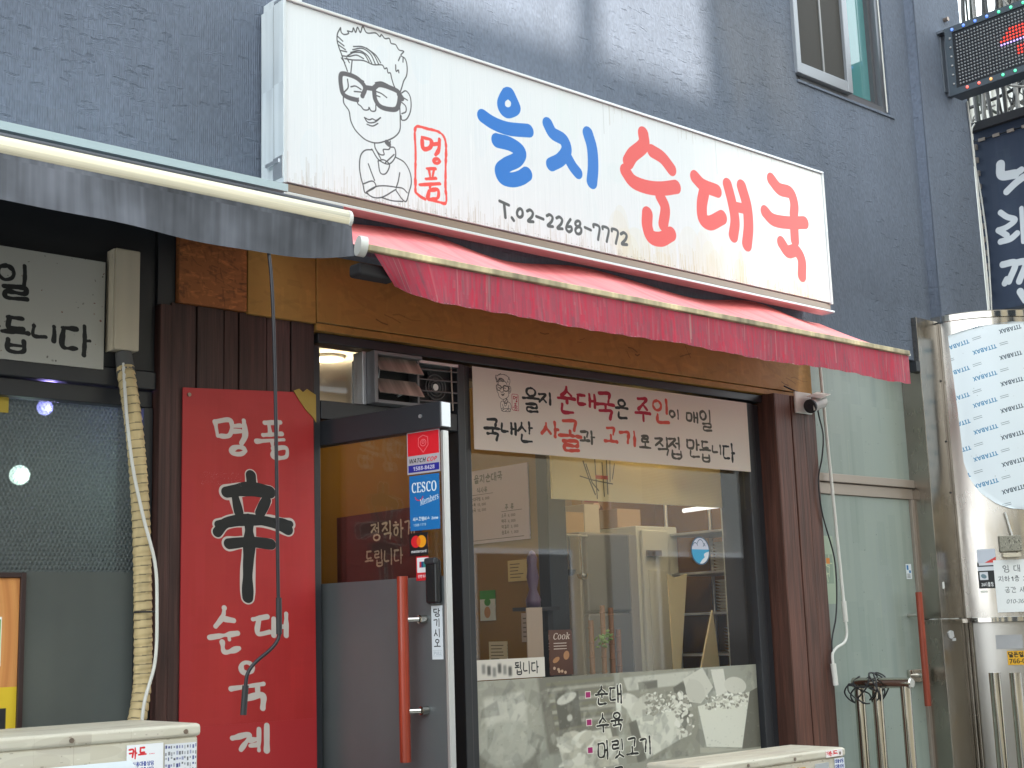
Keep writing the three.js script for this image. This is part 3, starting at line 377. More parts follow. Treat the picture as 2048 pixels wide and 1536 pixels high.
// pipe cover box, wrapped pipe and thin lines
{
  const t = thing('pipe_cover', 'grimy white pipe cover box on black shopfront', 'pipe cover', [-.69, 2.36, .02]);
  part(t, 'cover', bx(-.724, -.646, 2.44, 2.742, .0005, .05, .005), M.cream); part(t, 'side_flange', bx(-.7295, -.7245, 2.437, 2.739, .001, .047, .002), M.cream, 'ribbed edge of the cover');
  part(t, 'bottom_boot', rod([-.684, 2.435, .026], [-.68, 2.36, .04], .024, 14, .027), mat(lin(.1, .1, .1), { roughness: .7 }));
  const tape = dtex(64, 512, (u, v) => { const n = 34, f = (v * n + .25 * u + .3 * vn(v * 40, 1, 40)) % 1, k = (f < .1 ? .55 : .95) * (.85 + .3 * fbm(u, v, 8, 3)); return [.84 * k, .75 * k, .56 * k]; }, true, 1); tape.repeat.set(1, 1);
  const path = [[-.682, 2.39, .035], [-.68, 2.31, .06], [-.666, 2.17, .075], [-.648, 1.95, .08], [-.638, 1.7, .08], [-.636, 1.5, .08], [-.645, 1.44, .085], [-.665, 1.36, .1], [-.67, 1.2, .12]];
  const g = tube(path, .0235, 260, 14), p = g.attributes.position, n = g.attributes.normal, uv = g.attributes.uv; // spiral wrap ridges
  for (let i = 0; i < p.count; i++) { const f = ((uv.getX(i) * 52 + uv.getY(i)) % 1), d = .0035 * f; p.setXYZ(i, p.getX(i) + n.getX(i) * d, p.getY(i) + n.getY(i) * d, p.getZ(i) + n.getZ(i) * d); const a = uv.getX(i); uv.setXY(i, uv.getY(i), a * 1.4); } g.computeVertexNormals();
  single('wrapped_pipe', 'cream tape wrapped pipe running down beside brown pillar', 'pipe', g, mat(0xffffff, { map: tape, roughness: .7 }));
  single('white_cable', 'thin white cable hanging along wrapped pipe', 'cable', tube([[-.695, 2.4, .05], [-.704, 2.22, .1], [-.69, 2.08, .115], [-.66, 1.95, .12], [-.625, 1.82, .125], [-.618, 1.7, .125], [-.622, 1.55, .125], [-.65, 1.44, .12], [-.66, 1.3, .12]], .005, 70, 7), M.plastic);
  single('dark_cable', 'thin dark cable behind wrapped pipe', 'cable', tube([[-.665, 2.4, .03], [-.645, 2.28, .035], [-.622, 2.1, .04], [-.612, 1.9, .04], [-.61, 1.6, .04], [-.615, 1.4, .05]], .006, 50, 7), M.cable);
  single('cable_tie', 'grey tie strapped round wrapped pipe', 'tie', new THREE.TorusGeometry(.031, .003, 6, 24).rotateX(Math.PI / 2).translate(-.633, 1.69, .09), M.dark);
}

// ---------------------------------------------------------------- outdoor air conditioner units
function acUnit(label, x0, x1, z0, z1, top, draw, h = .62) {
  const t = thing('outdoor_unit', label, 'air conditioner', [(x0 + x1) / 2, .12, (z0 + z1) / 2], 'outdoor units in front of the shops'); const b = top - h;
  part(t, 'casing', bx(x0 + .006, x1 - .006, b, top - .03, z0 + .006, z1 - .006, .008), M.tin); part(t, 'lid', bx(x0, x1, top - .032, top, z0, z1, .01), M.tin);
  for (const f of [.3, .62, .95]) part(t, 'screw', rod([x0 + (x1 - x0) * f, top - .018, z1], [x0 + (x1 - x0) * f, top - .018, z1 + .003], .006, 8), M.gutter);
  part(t, 'fan_grille', merge([...Array(9)].map((_, i) => new THREE.TorusGeometry(.03 + i * .024, .003, 5, 40).translate(x0 + (x1 - x0) * .36, b + h * .45, z1 + .006))), M.plastic);
  for (const x of [x0 + .04, x1 - .08]) for (const z of [z0 + .02, z1 - .06]) part(t, 'stand_leg', bx(x, x + .04, .12, b - .001, z, z + .04), M.alu);
  draw(t, b, top); return t;
}
acUnit('grimy outdoor unit with card stickers below wrapped pipe', -1.6, -.712, .2, .55, 1.405, (t, b, top) => {
  part(t, 'wind_deflector', extrude([[.55, 1.33], [.62, 1.29], [.62, .95], [.615, .95], [.615, 1.286], [.55, 1.318]], 0, .62).rotateY(-Math.PI / 2).translate(-.9, 0, 0), M.paintAlu, 'white angled deflector hood');
  const st = canvas(256, 384, (g, w, h) => { g.fillStyle = '#f0f0f2'; g.fillRect(0, 0, w, h); hangul(g, '카드', 16, 18, 62, 11, '#d8262e', .3); g.fillStyle = '#d8262e'; g.font = 'bold 34px sans-serif'; g.fillText('····', 156, 70); for (let r = 0; r < 3; r++) hangul(g, '신용대출상담', 40, 100 + r * 34, 24, 4, '#3a4a9a', .3); g.fillStyle = '#27338c'; g.font = 'bold 46px sans-serif'; g.fillText('-8650-7273', 4, 250); hangul(g, '카드', 30, 300, 70, 12, '#d8262e', .3); });
  part(t, 'sticker', sheetBox(-.91, -.815, 1.21, 1.365, .546, .548), print(st), 'white card loan sticker');
  const st2 = canvas(256, 384, (g, w, h) => { g.fillStyle = '#dedfe3'; g.fillRect(0, 0, w, h); for (let y = 6; y < h; y += 30) for (let x = 4; x < w; x += 22) { g.fillStyle = `rgba(${rnd() < .5 ? '40,46,110' : '60,60,66'},${R(.3, .9)})`; g.fillRect(x, y + R(0, 8), R(8, 18), R(8, 20)); } });
  part(t, 'sticker', sheetBox(-.81, -.725, 1.18, 1.36, .545, .5465), print(st2), 'dense blue and grey printed sticker');
});
acUnit('outdoor unit with yellow and red stickers below brown corner pillar', 1.08, 1.885, .36, .61, 1.15, (t) => {
  const y = canvas(192, 128, (g, w, h) => { g.fillStyle = '#d8a42a'; g.fillRect(0, 0, w, h); hangul(g, '일수', 20, 20, 70, 14, '#1c1a16', .3); });
  part(t, 'sticker', sheetBox(1.56, 1.64, 1.04, 1.1, .606, .608), print(y), 'yellow loan sticker');
  const r = canvas(192, 96, (g, w, h) => { g.fillStyle = '#f2e8e6'; g.fillRect(0, 0, w, h); hangul(g, '카드', 10, 14, 66, 12, '#d8262e', .3); });
  part(t, 'sticker', sheetBox(1.76, 1.86, 1.122, 1.146, .6105, .612), print(r), 'red and white card sticker');
  const b = canvas(96, 192, (g, w, h) => { g.fillStyle = '#e6e8ee'; g.fillRect(0, 0, w, h); for (let i = 0; i < 6; i++) hangul(g, '대출상담', 6, 8 + i * 30, 20, 4, '#33448c', .3); });
  part(t, 'sticker', sheetBox(1.815, 1.873, 1.0, 1.115, .606, .608), print(b), 'blue printed sticker');
  part(t, 'plate', bx(1.7, 1.78, 1.03, 1.105, .604, .607), M.alu);
});

// ---------------------------------------------------------------- shop window and its frame
const shop = thing('shop_window', 'black framed soup shop window with vents and transom over the doorway', 'shopfront', [1.1, 0, 0]);
part(shop, 'head_frame', bx(0, 2.3, 2.55, 2.583, -.06, .012, .004), M.frame); part(shop, 'head_frame', bx(.653, 2.194, 2.5, 2.541, -.06, -.012, .004), M.frame);
part(shop, 'jamb', bx(-.016, .012, 0, 2.542, -.08, .004, .003), M.frame); part(shop, 'mullion', bx(.585, .618, 0, 2.542, -.06, .01, .004), M.frame); part(shop, 'mullion', bx(.62, .652, 0, 2.542, -.06, -.002, .004), M.frame);
part(shop, 'jamb', bx(2.195, 2.245, 0, 2.542, -.06, .004, .004), M.frame); part(shop, 'jamb', bx(2.247, 2.296, 0, 2.542, -.06, -.01, .004), M.frame);
part(shop, 'transom_bar', bx(.013, .584, 2.3, 2.362, -.06, .006, .003), M.frame);
part(shop, 'sill', bx(.653, 2.194, 0, .5, -.08, 0, .004), M.frame);
part(shop, 'pane', bx(.653, 2.194, .5, 2.499, -.034, -.028), M.glass, 'large clear window pane');
part(shop, 'pane', bx(.013, .18, 2.363, 2.549, -.034, -.028), M.glass, 'small transom pane');
part(shop, 'transom_post', bx(.181, .196, 2.363, 2.542, -.05, .005, .002), M.alu);
// lower picture film with the printed menu
{
  const T = canvas(1536, 940, (G, W, H) => { // 1.54 x 0.94 m, grey kitchen picture, drawn small so that it comes out soft
    let g, w, h, k; const soft = (f, fn) => { const c = document.createElement('canvas'); w = c.width = Math.round(W / f); h = c.height = Math.round(H / f); g = c.getContext('2d'); k = w / 1541; if (f < 9) g.drawImage(last, 0, 0, w, h); fn(); last = c; }; let last;
    const poly = (c, ...f) => { g.fillStyle = c; g.beginPath(); for (let i = 0; i < f.length; i += 2) (i ? g.lineTo : g.moveTo).call(g, f[i] * k, f[i + 1] * k); g.closePath(); g.fill(); };
    const bowl = (x, y, a, b, c) => { g.fillStyle = c; g.beginPath(); g.ellipse(x * k, y * k, a * k, b * k, R(-.5, .5), 0, 7); g.fill(); };
    soft(9, () => { g.fillStyle = '#a2a298'; g.fillRect(0, 0, w, h);
    poly('#a9a79c', 0, 0, 300, 0, 300, 330, 0, 330); poly('#cfcdc3', 40, 60, 230, 40, 250, 210, 60, 240); poly('#7f7d73', 0, 230, 110, 225, 120, 330, 0, 330); poly('#85837a', 200, 230, 300, 225, 300, 330, 215, 330); bowl(150, 220, 140, 80, '#b5b4aa'); bowl(190, 90, 60, 16, '#d0cec4'); poly('#7f7c72', 300, 0, 690, 0, 700, 250, 340, 270);
    }); soft(4, () => {
    for (let i = 0; i < 9; i++) poly(i % 2 ? '#a9a69a' : '#84816f', 340 + i * 5, 20 + i * 20, 690, 12 + i * 20, 690, 24 + i * 20, 340 + i * 5, 32 + i * 20);
    poly('#68665e', 380, 60, 500, 56, 512, 180, 400, 190); bowl(440, 80, 52, 18, '#cfcdc4'); bowl(452, 150, 14, 12, '#c9c7be'); poly('#d6d3c6', 380, 215, 660, 200, 700, 340, 420, 345); for (let i = 0; i < 40; i++) bowl(R(420, 660), R(215, 320), R(20, 60), R(8, 24), ['#dedbd0', '#ccc8ba', '#e4e2d8', '#bfbbad'][i % 4]);
    poly('#e6e6de', 690, 60, 730, 40, 720, 150, 700, 190); poly('#99978b', 720, 0, 1160, 0, 1160, 340, 740, 340); poly('#c8c7bd', 740, 20, 1150, 10, 1150, 60, 760, 70); poly('#74726a', 820, 40, 930, 36, 930, 66, 826, 70);
    poly('#d2d2c7', 740, 120, 820, 100, 880, 170, 800, 220); poly('#e0dfd4', 800, 180, 1030, 120, 1080, 260, 850, 330); poly('#75736a', 760, 190, 802, 180, 850, 330, 800, 340); poly('#6d6b62', 1020, 70, 1100, 40, 1130, 130, 1070, 260);
    bowl(770, 110, 60, 30, '#dddbd1'); bowl(840, 130, 70, 34, '#d0cec3');
    for (let i = 0; i < 420; i++) { const x = R(0, 1541), y = R(0, 360), s = R(20, 90), a = R(0, 3), q = R(.25, .6); g.globalAlpha = R(.06, .3); const v = Math.round(R(70, 236)); poly(`rgb(${v},${v},${Math.round(v * .95)})`, x, y, x + s * Math.cos(a), y + s * .5 * Math.sin(a), x + s * Math.cos(a + q), y + s * Math.sin(a + q), x + s * .4 * Math.cos(a + 1.4), y + s * .6 * Math.sin(a + 1.4)); } g.globalAlpha = 1;
    }); soft(2.2, () => { for (let i = 0; i < 150; i++) bowl(R(860, 1030), R(85, 165), R(3, 15), R(2, 8), ['#e9e8e0', '#a6a398', '#d5d3c9', '#8d8a7f'][i % 4]); for (let i = 0; i < 70; i++) bowl(R(1030, 1120), R(90, 260), R(5, 18), R(4, 13), ['#dcdad0', '#a29f94', '#ebe9e1'][i % 3]);
    poly('#d3d1c7', 1080, 40, 1200, 0, 1260, 80, 1180, 140, 1110, 130); bowl(1150, 90, 60, 44, '#cbc9bf'); poly('#dcdad1', 1250, 10, 1330, 10, 1350, 120, 1280, 120); bowl(1400, 80, 70, 34, '#d4d2c8'); poly('#e1e0d5', 1160, 150, 1490, 110, 1420, 330, 1200, 310); poly('#6f6d64', 1490, 110, 1541, 95, 1541, 340, 1420, 335); poly('#b5b2a5', 1160, 310, 1420, 335, 1420, 350, 1160, 330);
    for (let i = 0; i < 120; i++) bowl(R(1210, 1470), R(112, 168), R(3, 13), R(2, 6), ['#efeee7', '#918e83', '#c7c4b8'][i % 3]);
    poly('#a3a297', 0, 340, 1541, 335, 1541, 362, 0, 366);
    for (let r = 0; r < 5; r++) for (let c = 0; c < 9; c++) { const x = c * 175, y = 366 + r * 120, s = Math.round(R(.5, .74) * 255); poly(`rgb(${s},${s},${Math.round(s * .95)})`, x, y, x + 172, y + R(-6, 6), x + 170, y + 116, x + 4, y + 116); for (let q = 0; q < 5; q++) { const b2 = Math.round(s * R(.8, 1.25)); bowl(x + R(30, 140), y + R(24, 96), R(10, 44), R(8, 28), `rgb(${b2},${b2},${Math.round(b2 * .95)})`); } }
    }); g = G; w = W; h = H; k = W / 1541; G.imageSmoothingEnabled = true; G.imageSmoothingQuality = 'high'; G.drawImage(last, 0, 0, W, H);
    for (let i = 0; i < 2600; i++) { g.fillStyle = `rgba(${rnd() < .5 ? '245,244,236' : '66,64,58'},${R(.02, .12)})`; g.fillRect(R(0, w), R(0, h), R(1, 14), R(1, 8)); }
    const rows = ['순대', '수육', '머릿고기', '술국', '순대국'];
    rows.forEach((s, i) => { const x = 590, y = 46 + i * 100; for (const [c, lw] of [['#f4f2ea', 15], ['#191816', 8]]) { let q = x; for (const ch of s) { hangulIn(g, ch, q * k, y * k, 62 * k, 66 * k, lw * k, c, .4); q += 76; } } g.fillStyle = '#efe9e4'; g.fillRect(535 * k, (y + 14) * k, 30 * k, 26 * k); g.fillStyle = '#a8206e'; g.fillRect(538 * k, (y + 17) * k, 24 * k, 20 * k); });
  });
  part(shop, 'picture_film', sheetBox(.654, 2.193, .5, 1.438, -.0275, -.0265), mat(lin(.96, .96, .92), { map: T, roughness: .45 }), 'grey kitchen picture film with black menu lettering');
}
{ // printed banner across the top of the window
  const cols = ['#2c3030', '#b5263f', '#dd5a4a', '#5d5a50'];
  const T = canvas(2048, 400, (g, w, h) => { const k = w / 1545; g.fillStyle = '#e8ded3'; g.fillRect(0, 0, w, h); for (let i = 0; i < 60; i++) { g.fillStyle = `rgba(120,100,80,${R(.1, .4)})`; g.fillRect(R(0, w), R(0, h), R(1, 3), R(1, 3)); }
    marks(g, FACE, k, '#3d3a38', 1, 104 - 175 * .247, 20 - 31 * .24, .247, .24); marks(g, SEAL, k, '#b5263f', 0, 104 - 175 * .247, 20 - 31 * .24, .247, .24, .3);
    for (const [ch, c, x, y, a, b] of BANNER) hangulIn(g, ch, x * k, y * k, a * k * .98, b * k, (c === 1 || c === 2 ? 14 : 10.5) * k, cols[c], .5); });
  single('window_banner', 'beige banner with black and red brush lettering across top of shop window', 'banner', sheetBox(.652, 2.19, 2.241, 2.539, .0125, .014), print(T, { roughness: .9, transmission: .3, thickness: 0 }));
}
{ // round sticker with sea and road
  const T = canvas(128, 128, (g, w) => { g.fillStyle = '#c9ccdc'; g.fillRect(0, 0, w, w); g.fillStyle = '#3fa3cf'; g.fillRect(0, 58, w, 70); g.fillStyle = '#dfe2ea'; g.beginPath(); g.moveTo(128, 66); g.quadraticCurveTo(70, 74, 92, 92); g.quadraticCurveTo(60, 110, 52, 128); g.lineTo(128, 128); g.fill(); g.strokeStyle = '#3c5870'; g.lineWidth = 3; g.beginPath(); g.arc(30, 44, 16, 3.3, 6.1); g.stroke(); g.beginPath(); g.arc(66, 34, 20, 3.3, 6.1); g.stroke(); g.beginPath(); g.moveTo(96, 30); g.lineTo(84, 44); g.moveTo(86, 30); g.lineTo(98, 42); g.stroke(); g.lineWidth = 6; g.beginPath(); g.arc(64, 64, 61, 0, 7); g.stroke(); });
  const s = new THREE.CylinderGeometry(.058, .058, .0012, 40).rotateX(Math.PI / 2); const p = s.attributes.position, u = s.attributes.uv; for (let i = 0; i < p.count; i++) u.setXY(i, p.getX(i) / .116 + .5, p.getY(i) / .116 + .5);
  part(shop, 'round_sticker', s.translate(1.882, 1.905, -.0272), print(T), 'round blue and white sticker');
  const N = canvas(512, 96, (g, w, h) => { g.fillStyle = '#d6cfc4'; g.fillRect(0, 0, w, h); g.filter = 'blur(5px)'; for (let i = 0; i < 6; i++) { g.fillStyle = i % 2 ? '#5a5854' : '#8d8a84'; g.fillRect(50 + i * 38, 22 + (i % 3) * 8, 24, 44); } g.filter = 'none'; hangul(g, '됩니다', 290, 18, 58, 7, '#1b1b1d', .1); });
  part(shop, 'notice_strip', sheetBox(.66, .99, 1.441, 1.51, -.0275, -.026), print(N), 'small white notice strip');
}
{ // louvred vent and fan in the transom
  const v = thing('louvre_vent', 'old metal vent with two open louvre flaps above the door', 'vent', [.3, 2.36, 0]);
  const tin = mat(0xffffff, { map: grime([.66, .6, .56], .5), metalness: .2, roughness: .55 });
  part(v, 'frame', merge([bx(.197, .212, 2.364, 2.54, -.02, .05, .002), bx(.212, .4, 2.364, 2.376, -.02, .05, .002), bx(.212, .4, 2.528, 2.54, -.02, .05, .002), bx(.392, .4, 2.376, 2.528, -.02, .03)]), mat(lin(.2, .2, .21), { metalness: .5, roughness: .5 }));
  part(v, 'duct', bx(.212, .392, 2.376, 2.528, -.1, -.02), M.black);
  for (const y of [2.528, 2.452]) { const g = bx(0, .185, -.068, 0, 0, .003).rotateX(-.62).translate(.213, y, .018); part(v, 'louvre_flap', g, tin); }
  part(v, 'bracing', merge([rod([.23, 2.38, .01], [.25, 2.52, .01], .003, 6), rod([.32, 2.4, .01], [.36, 2.42, .01], .004, 6)]), M.alu);
  const f = thing('window_fan', 'small black fan set behind wire guard bars above the door', 'fan', [.52, 2.36, 0]);
  part(f, 'housing', bx(.41, .583, 2.364, 2.54, -.1, -.03), M.black);
  part(f, 'motor_hub', rod([.495, 2.45, -.03], [.495, 2.45, .0], .012, 14), M.alu);
  part(f, 'guard_ring', merge([.02, .032, .044].map((r) => new THREE.TorusGeometry(r, .0025, 6, 30).translate(.495, 2.45, 0))), mat(lin(.12, .12, .12), { metalness: .6, roughness: .5 }));
  for (let k = 0; k < 4; k++) part(f, 'blade', bx(.012, .06, -.014, .014, -.0015, .0015).rotateX(.5).rotateZ(k * Math.PI / 2 + .3).translate(.495, 2.45, -.018), M.frame);
  for (const y of [2.395, 2.43, 2.47, 2.505]) part(f, 'guard_bar', rod([.405, y, .012], [.58, y + .004, .012], .003, 6), mat(lin(.16, .15, .15), { metalness: .6, roughness: .5 }));
  part(f, 'guard_post', rod([.56, 2.37, .012], [.555, 2.53, .012], .003, 6), M.gutter); part(f, 'top_strip', bx(.41, .583, 2.525, 2.535, -.028, .02), M.alu);
}

// ---------------------------------------------------------------- open glass door
{
  const d = thing('glass_door', 'open black railed glass door with wooden pull bar and payment stickers', 'door', [.03, .12, -.02]); d.rotation.y = -80 * Math.PI / 180;
  bases.set(d, [0, .12, 0]); // parts below are given in the closed position, hinge at x = 0
  const W = .535;
  part(d, 'top_rail', bx(-.02, W, 2.212, 2.293, -.022, .022, .003), M.frame); part(d, 'bottom_rail', bx(-.02, W, .12, .22, -.022, .022, .003), M.frame);
  part(d, 'rail_end_cap', bx(W - .002, W + .004, 2.216, 2.29, -.02, .02, .001), M.alu);
  part(d, 'pane', bx(-.02, W - .012, .22, 2.212, -.006, .006), mat(0xffffff, { transmission: 1, thickness: 0, roughness: .02, ior: 1.5 }));
  part(d, 'edge_strip', bx(W - .012, W + .002, .22, 2.205, -.012, .012, .003), mat(lin(.6, .59, .57), { metalness: .6, roughness: .3 }));
  part(d, 'frosted_film', bx(-.019, W - .013, .221, 1.772, .0065, .0075), mat(0xffffff, { map: grime([.46, .48, .49], .12, 8), metalness: .4, roughness: .36, transmission: .2, thickness: 0 }), 'grey satin film on lower glass');
  const h = part(d, 'pull_bar', rod([.405, 1.24, .062], [.405, 1.775, .062], .0165, 18), mat(0xffffff, { map: woodTex([.62, .22, .13], .35), roughness: .3, clearcoat: .5 }), 'red brown wooden pull bar');
  for (const y of [1.648, 1.384]) part(h, 'mount', merge([rod([.405, y, .062], [.44, y, .03], .008, 10), rod([.44, y, .03], [.445, y, .0075], .013, 12)]), M.chrome);
  const lock = part(d, 'door_lock', bx(.468, .516, 1.69, 1.822, .0075, .034, .009), mat(lin(.015, .015, .017), { roughness: .2 }), 'black digital lock'); part(lock, 'hinge_cover', bx(.47, .514, 1.806, 1.826, .02, .04, .006), M.frame);
  part(d, 'rail_screw', rod([.455, 2.255, .022], [.455, 2.255, .026], .006, 10), M.alu);
  const stick = (n, x0, x1, y0, y1, w, hh, draw) => part(d, 'sticker', sheetBox(x0, x1, y0, y1, .0078, .009), print(canvas(w, hh, draw), { roughness: .4 }), n);
  stick('red white and blue security sticker', .385, .518, 2.083, 2.212, 256, 280, (g, w, h) => { g.fillStyle = '#b9b4ba'; g.fillRect(0, 0, w, h); g.fillStyle = '#e5202e'; g.fillRect(6, 6, w - 12, 152); g.strokeStyle = '#f0767c'; g.lineWidth = 5; g.beginPath(); g.moveTo(128, 28); g.lineTo(164, 44); g.lineTo(166, 96); g.lineTo(128, 142); g.lineTo(90, 96); g.lineTo(92, 44); g.closePath(); g.stroke(); g.beginPath(); g.arc(128, 78, 22, 0, 7); g.stroke(); g.beginPath(); g.arc(128, 74, 9, 0, 7); g.stroke(); g.font = 'italic bold 40px sans-serif'; g.fillStyle = '#17181c'; g.fillText('WATCH', 12, 206, 132); g.fillStyle = '#e5202e'; g.fillText('COP', 150, 206, 96); g.fillStyle = '#2a2a96'; g.fillRect(8, 220, w - 16, 48); g.fillStyle = '#d8d4e4'; g.font = 'bold 36px sans-serif'; g.fillText('1588-8428', 44, 257, 170); });
  stick('blue pest control sticker', .392, .512, 1.912, 2.078, 220, 310, (g, w, h) => { g.fillStyle = '#1573b8'; g.fillRect(0, 0, w, h); g.fillStyle = '#eef4f8'; g.font = 'bold 78px serif'; g.fillText('CESCO', 14, 96, 190); g.strokeStyle = '#d83a5a'; g.lineWidth = 6; g.beginPath(); g.arc(70, 112, 30, .3, 2.8); g.stroke(); g.save(); g.translate(78, 172); g.rotate(-.22); g.font = 'italic 46px serif'; g.fillText('Members', 0, 0, 140); g.restore(); hangul(g, '세스코멤버스 Zone', 22, 236, 20, 3, '#e4eef4', .1); g.font = '20px sans-serif'; g.fillText('1588-1119', 24, 286); });
  stick('black card sticker with red and yellow circles', .388, .462, 1.838, 1.905, 200, 190, (g, w, h) => { g.fillStyle = '#17161a'; g.fillRect(0, 0, w, h); g.fillStyle = '#e0222e'; g.beginPath(); g.arc(70, 74, 52, 0, 7); g.fill(); g.fillStyle = '#f4a21c'; g.beginPath(); g.arc(130, 74, 52, 0, 7); g.fill(); g.save(); g.beginPath(); g.arc(70, 74, 52, 0, 7); g.clip(); g.fillStyle = '#f0641e'; g.beginPath(); g.arc(130, 74, 52, 0, 7); g.fill(); g.restore(); g.fillStyle = '#f2f2f2'; g.font = 'bold 32px sans-serif'; g.fillText('mastercard', 16, 168, 168); });
  stick('white and red card sticker', .413, .463, 1.762, 1.834, 128, 190, (g, w, h) => { g.fillStyle = '#d6242e'; g.fillRect(0, 0, w, h); g.fillStyle = '#f0f0f0'; g.fillRect(10, 10, w - 16, 118); g.fillStyle = '#c8283c'; g.fillRect(34, 42, 22, 46); g.fillStyle = '#1c4a7c'; g.fillRect(54, 42, 22, 46); g.fillStyle = '#2c8c84'; g.fillRect(74, 42, 22, 46); hangul(g, '은련카드', 18, 146, 22, 4, '#f4dcdc', .1); });
  stick('white pull sticker with black letters', .47, .513, 1.53, 1.686, 120, 440, (g, w, h) => { g.fillStyle = '#d9dee2'; g.fillRect(0, 0, w, h); [...'당기시오'].forEach((c, i) => hangulIn(g, c, 26, 24 + i * 84, 66, 66, 9, '#2b2f33', .08)); g.strokeStyle = '#9aa7ae'; g.lineWidth = 2; g.strokeRect(14, 366, 92, 46); g.fillStyle = '#98a6ae'; g.font = '36px sans-serif'; g.fillText('PULL', 20, 402, 80); });
}

// ---------------------------------------------------------------- brown corner pillar, camera and cables
{
  const t = thing('plank_pillar', 'reddish brown plank corner pillar with security camera', 'pillar', [2.45, 0, 0]);
  part(t, 'core', bx(2.302, 2.575, 0, 2.58, -.25, .06), M.dark);
  for (let i = 0; i < 3; i++) { const e = [2.301, 2.41, 2.5, 2.588]; part(t, 'plank', bx(e[i] + .001, e[i + 1] - .002, 0, 2.583 - .001 * i, .061, .08 + (i % 2) * .003, .003), M.woodR[i]); }
  part(t, 'plank', bx(2.297, 2.3, 0, 2.582, -.03, .079), M.woodR[2]);
  part(t, 'plank', bx(2.577, 2.59, 0, 2.58, -.2, .06, .002), M.woodR[3]);
  const c = thing('security_camera', 'small grey bullet security camera on brown pillar', 'camera', [2.5, 2.5, .085]);
  part(c, 'mount_plate', bx(2.428, 2.545, 2.505, 2.6, .0855, .096, .003), M.plastic);
  part(c, 'foot', merge([rod([2.5, 2.515, .1], [2.475, 2.512, .16], .006, 8), rod([2.475, 2.51, .16], [2.47, 2.535, .16], .006, 8)]), M.plastic);
  const b = part(c, 'body', rod([2.565, 2.56, .135], [2.47, 2.53, .142], .029, 20), mat(lin(.5, .48, .46), { roughness: .4 }));
  const n = V([2.47, 2.53, .142]).sub(V([2.565, 2.56, .135])).normalize(), at = (k) => [2.47 + n.x * k, 2.53 + n.y * k, .142 + n.z * k];
  part(b, 'bezel', rod(at(-.004), at(.006), .031, 20), M.black); part(b, 'lens', rod(at(.0062), at(.0075), .011, 16), mat(lin(.05, .05, .06), { roughness: .1 })); part(b, 'sun_hood', bx(-.034, .034, .031, .035, -.07, .02, .001).applyQuaternion(new THREE.Quaternion().setFromUnitVectors(new THREE.Vector3(0, 0, 1), n)).translate(2.515, 2.545, .138), M.plastic);
  single('camera_cable', 'thin black cable draped from ochre fascia past security camera', 'cable', tube([[2.42, 2.63, .045], [2.5, 2.6, .07], [2.56, 2.57, .1], [2.6, 2.5, .09], [2.62, 2.42, .09], [2.6, 2.32, .09], [2.562, 2.22, .09], [2.57, 2.08, .09], [2.65, 1.88, .08], [2.652, 1.75, .08], [2.63, 1.62, .08], [2.575, 1.52, .09], [2.57, 1.4, .09]], .0035, 120, 6), M.cable);
  const w = thing('extension_lead', 'white extension lead with two connectors hanging in front of green glass', 'cable', [2.66, 1.33, .05]);
  part(w, 'lead', tube([[2.66, 2.8, .07], [2.672, 2.5, .07], [2.686, 2.2, .07], [2.7, 1.9, .07], [2.712, 1.66, .07]], .0075, 60, 8), M.plastic);
  part(w, 'connector', rod([2.711, 1.69, .07], [2.715, 1.6, .07], .011, 12), M.plastic);
  part(w, 'cord', tube([[2.715, 1.6, .07], [2.716, 1.55, .07], [2.69, 1.515, .075], [2.61, 1.49, .085], [2.565, 1.465, .095], [2.558, 1.42, .1]], .006, 40, 8), M.plastic);
  part(w, 'connector', rod([2.558, 1.425, .1], [2.566, 1.335, .1], .012, 12), M.plastic);
}

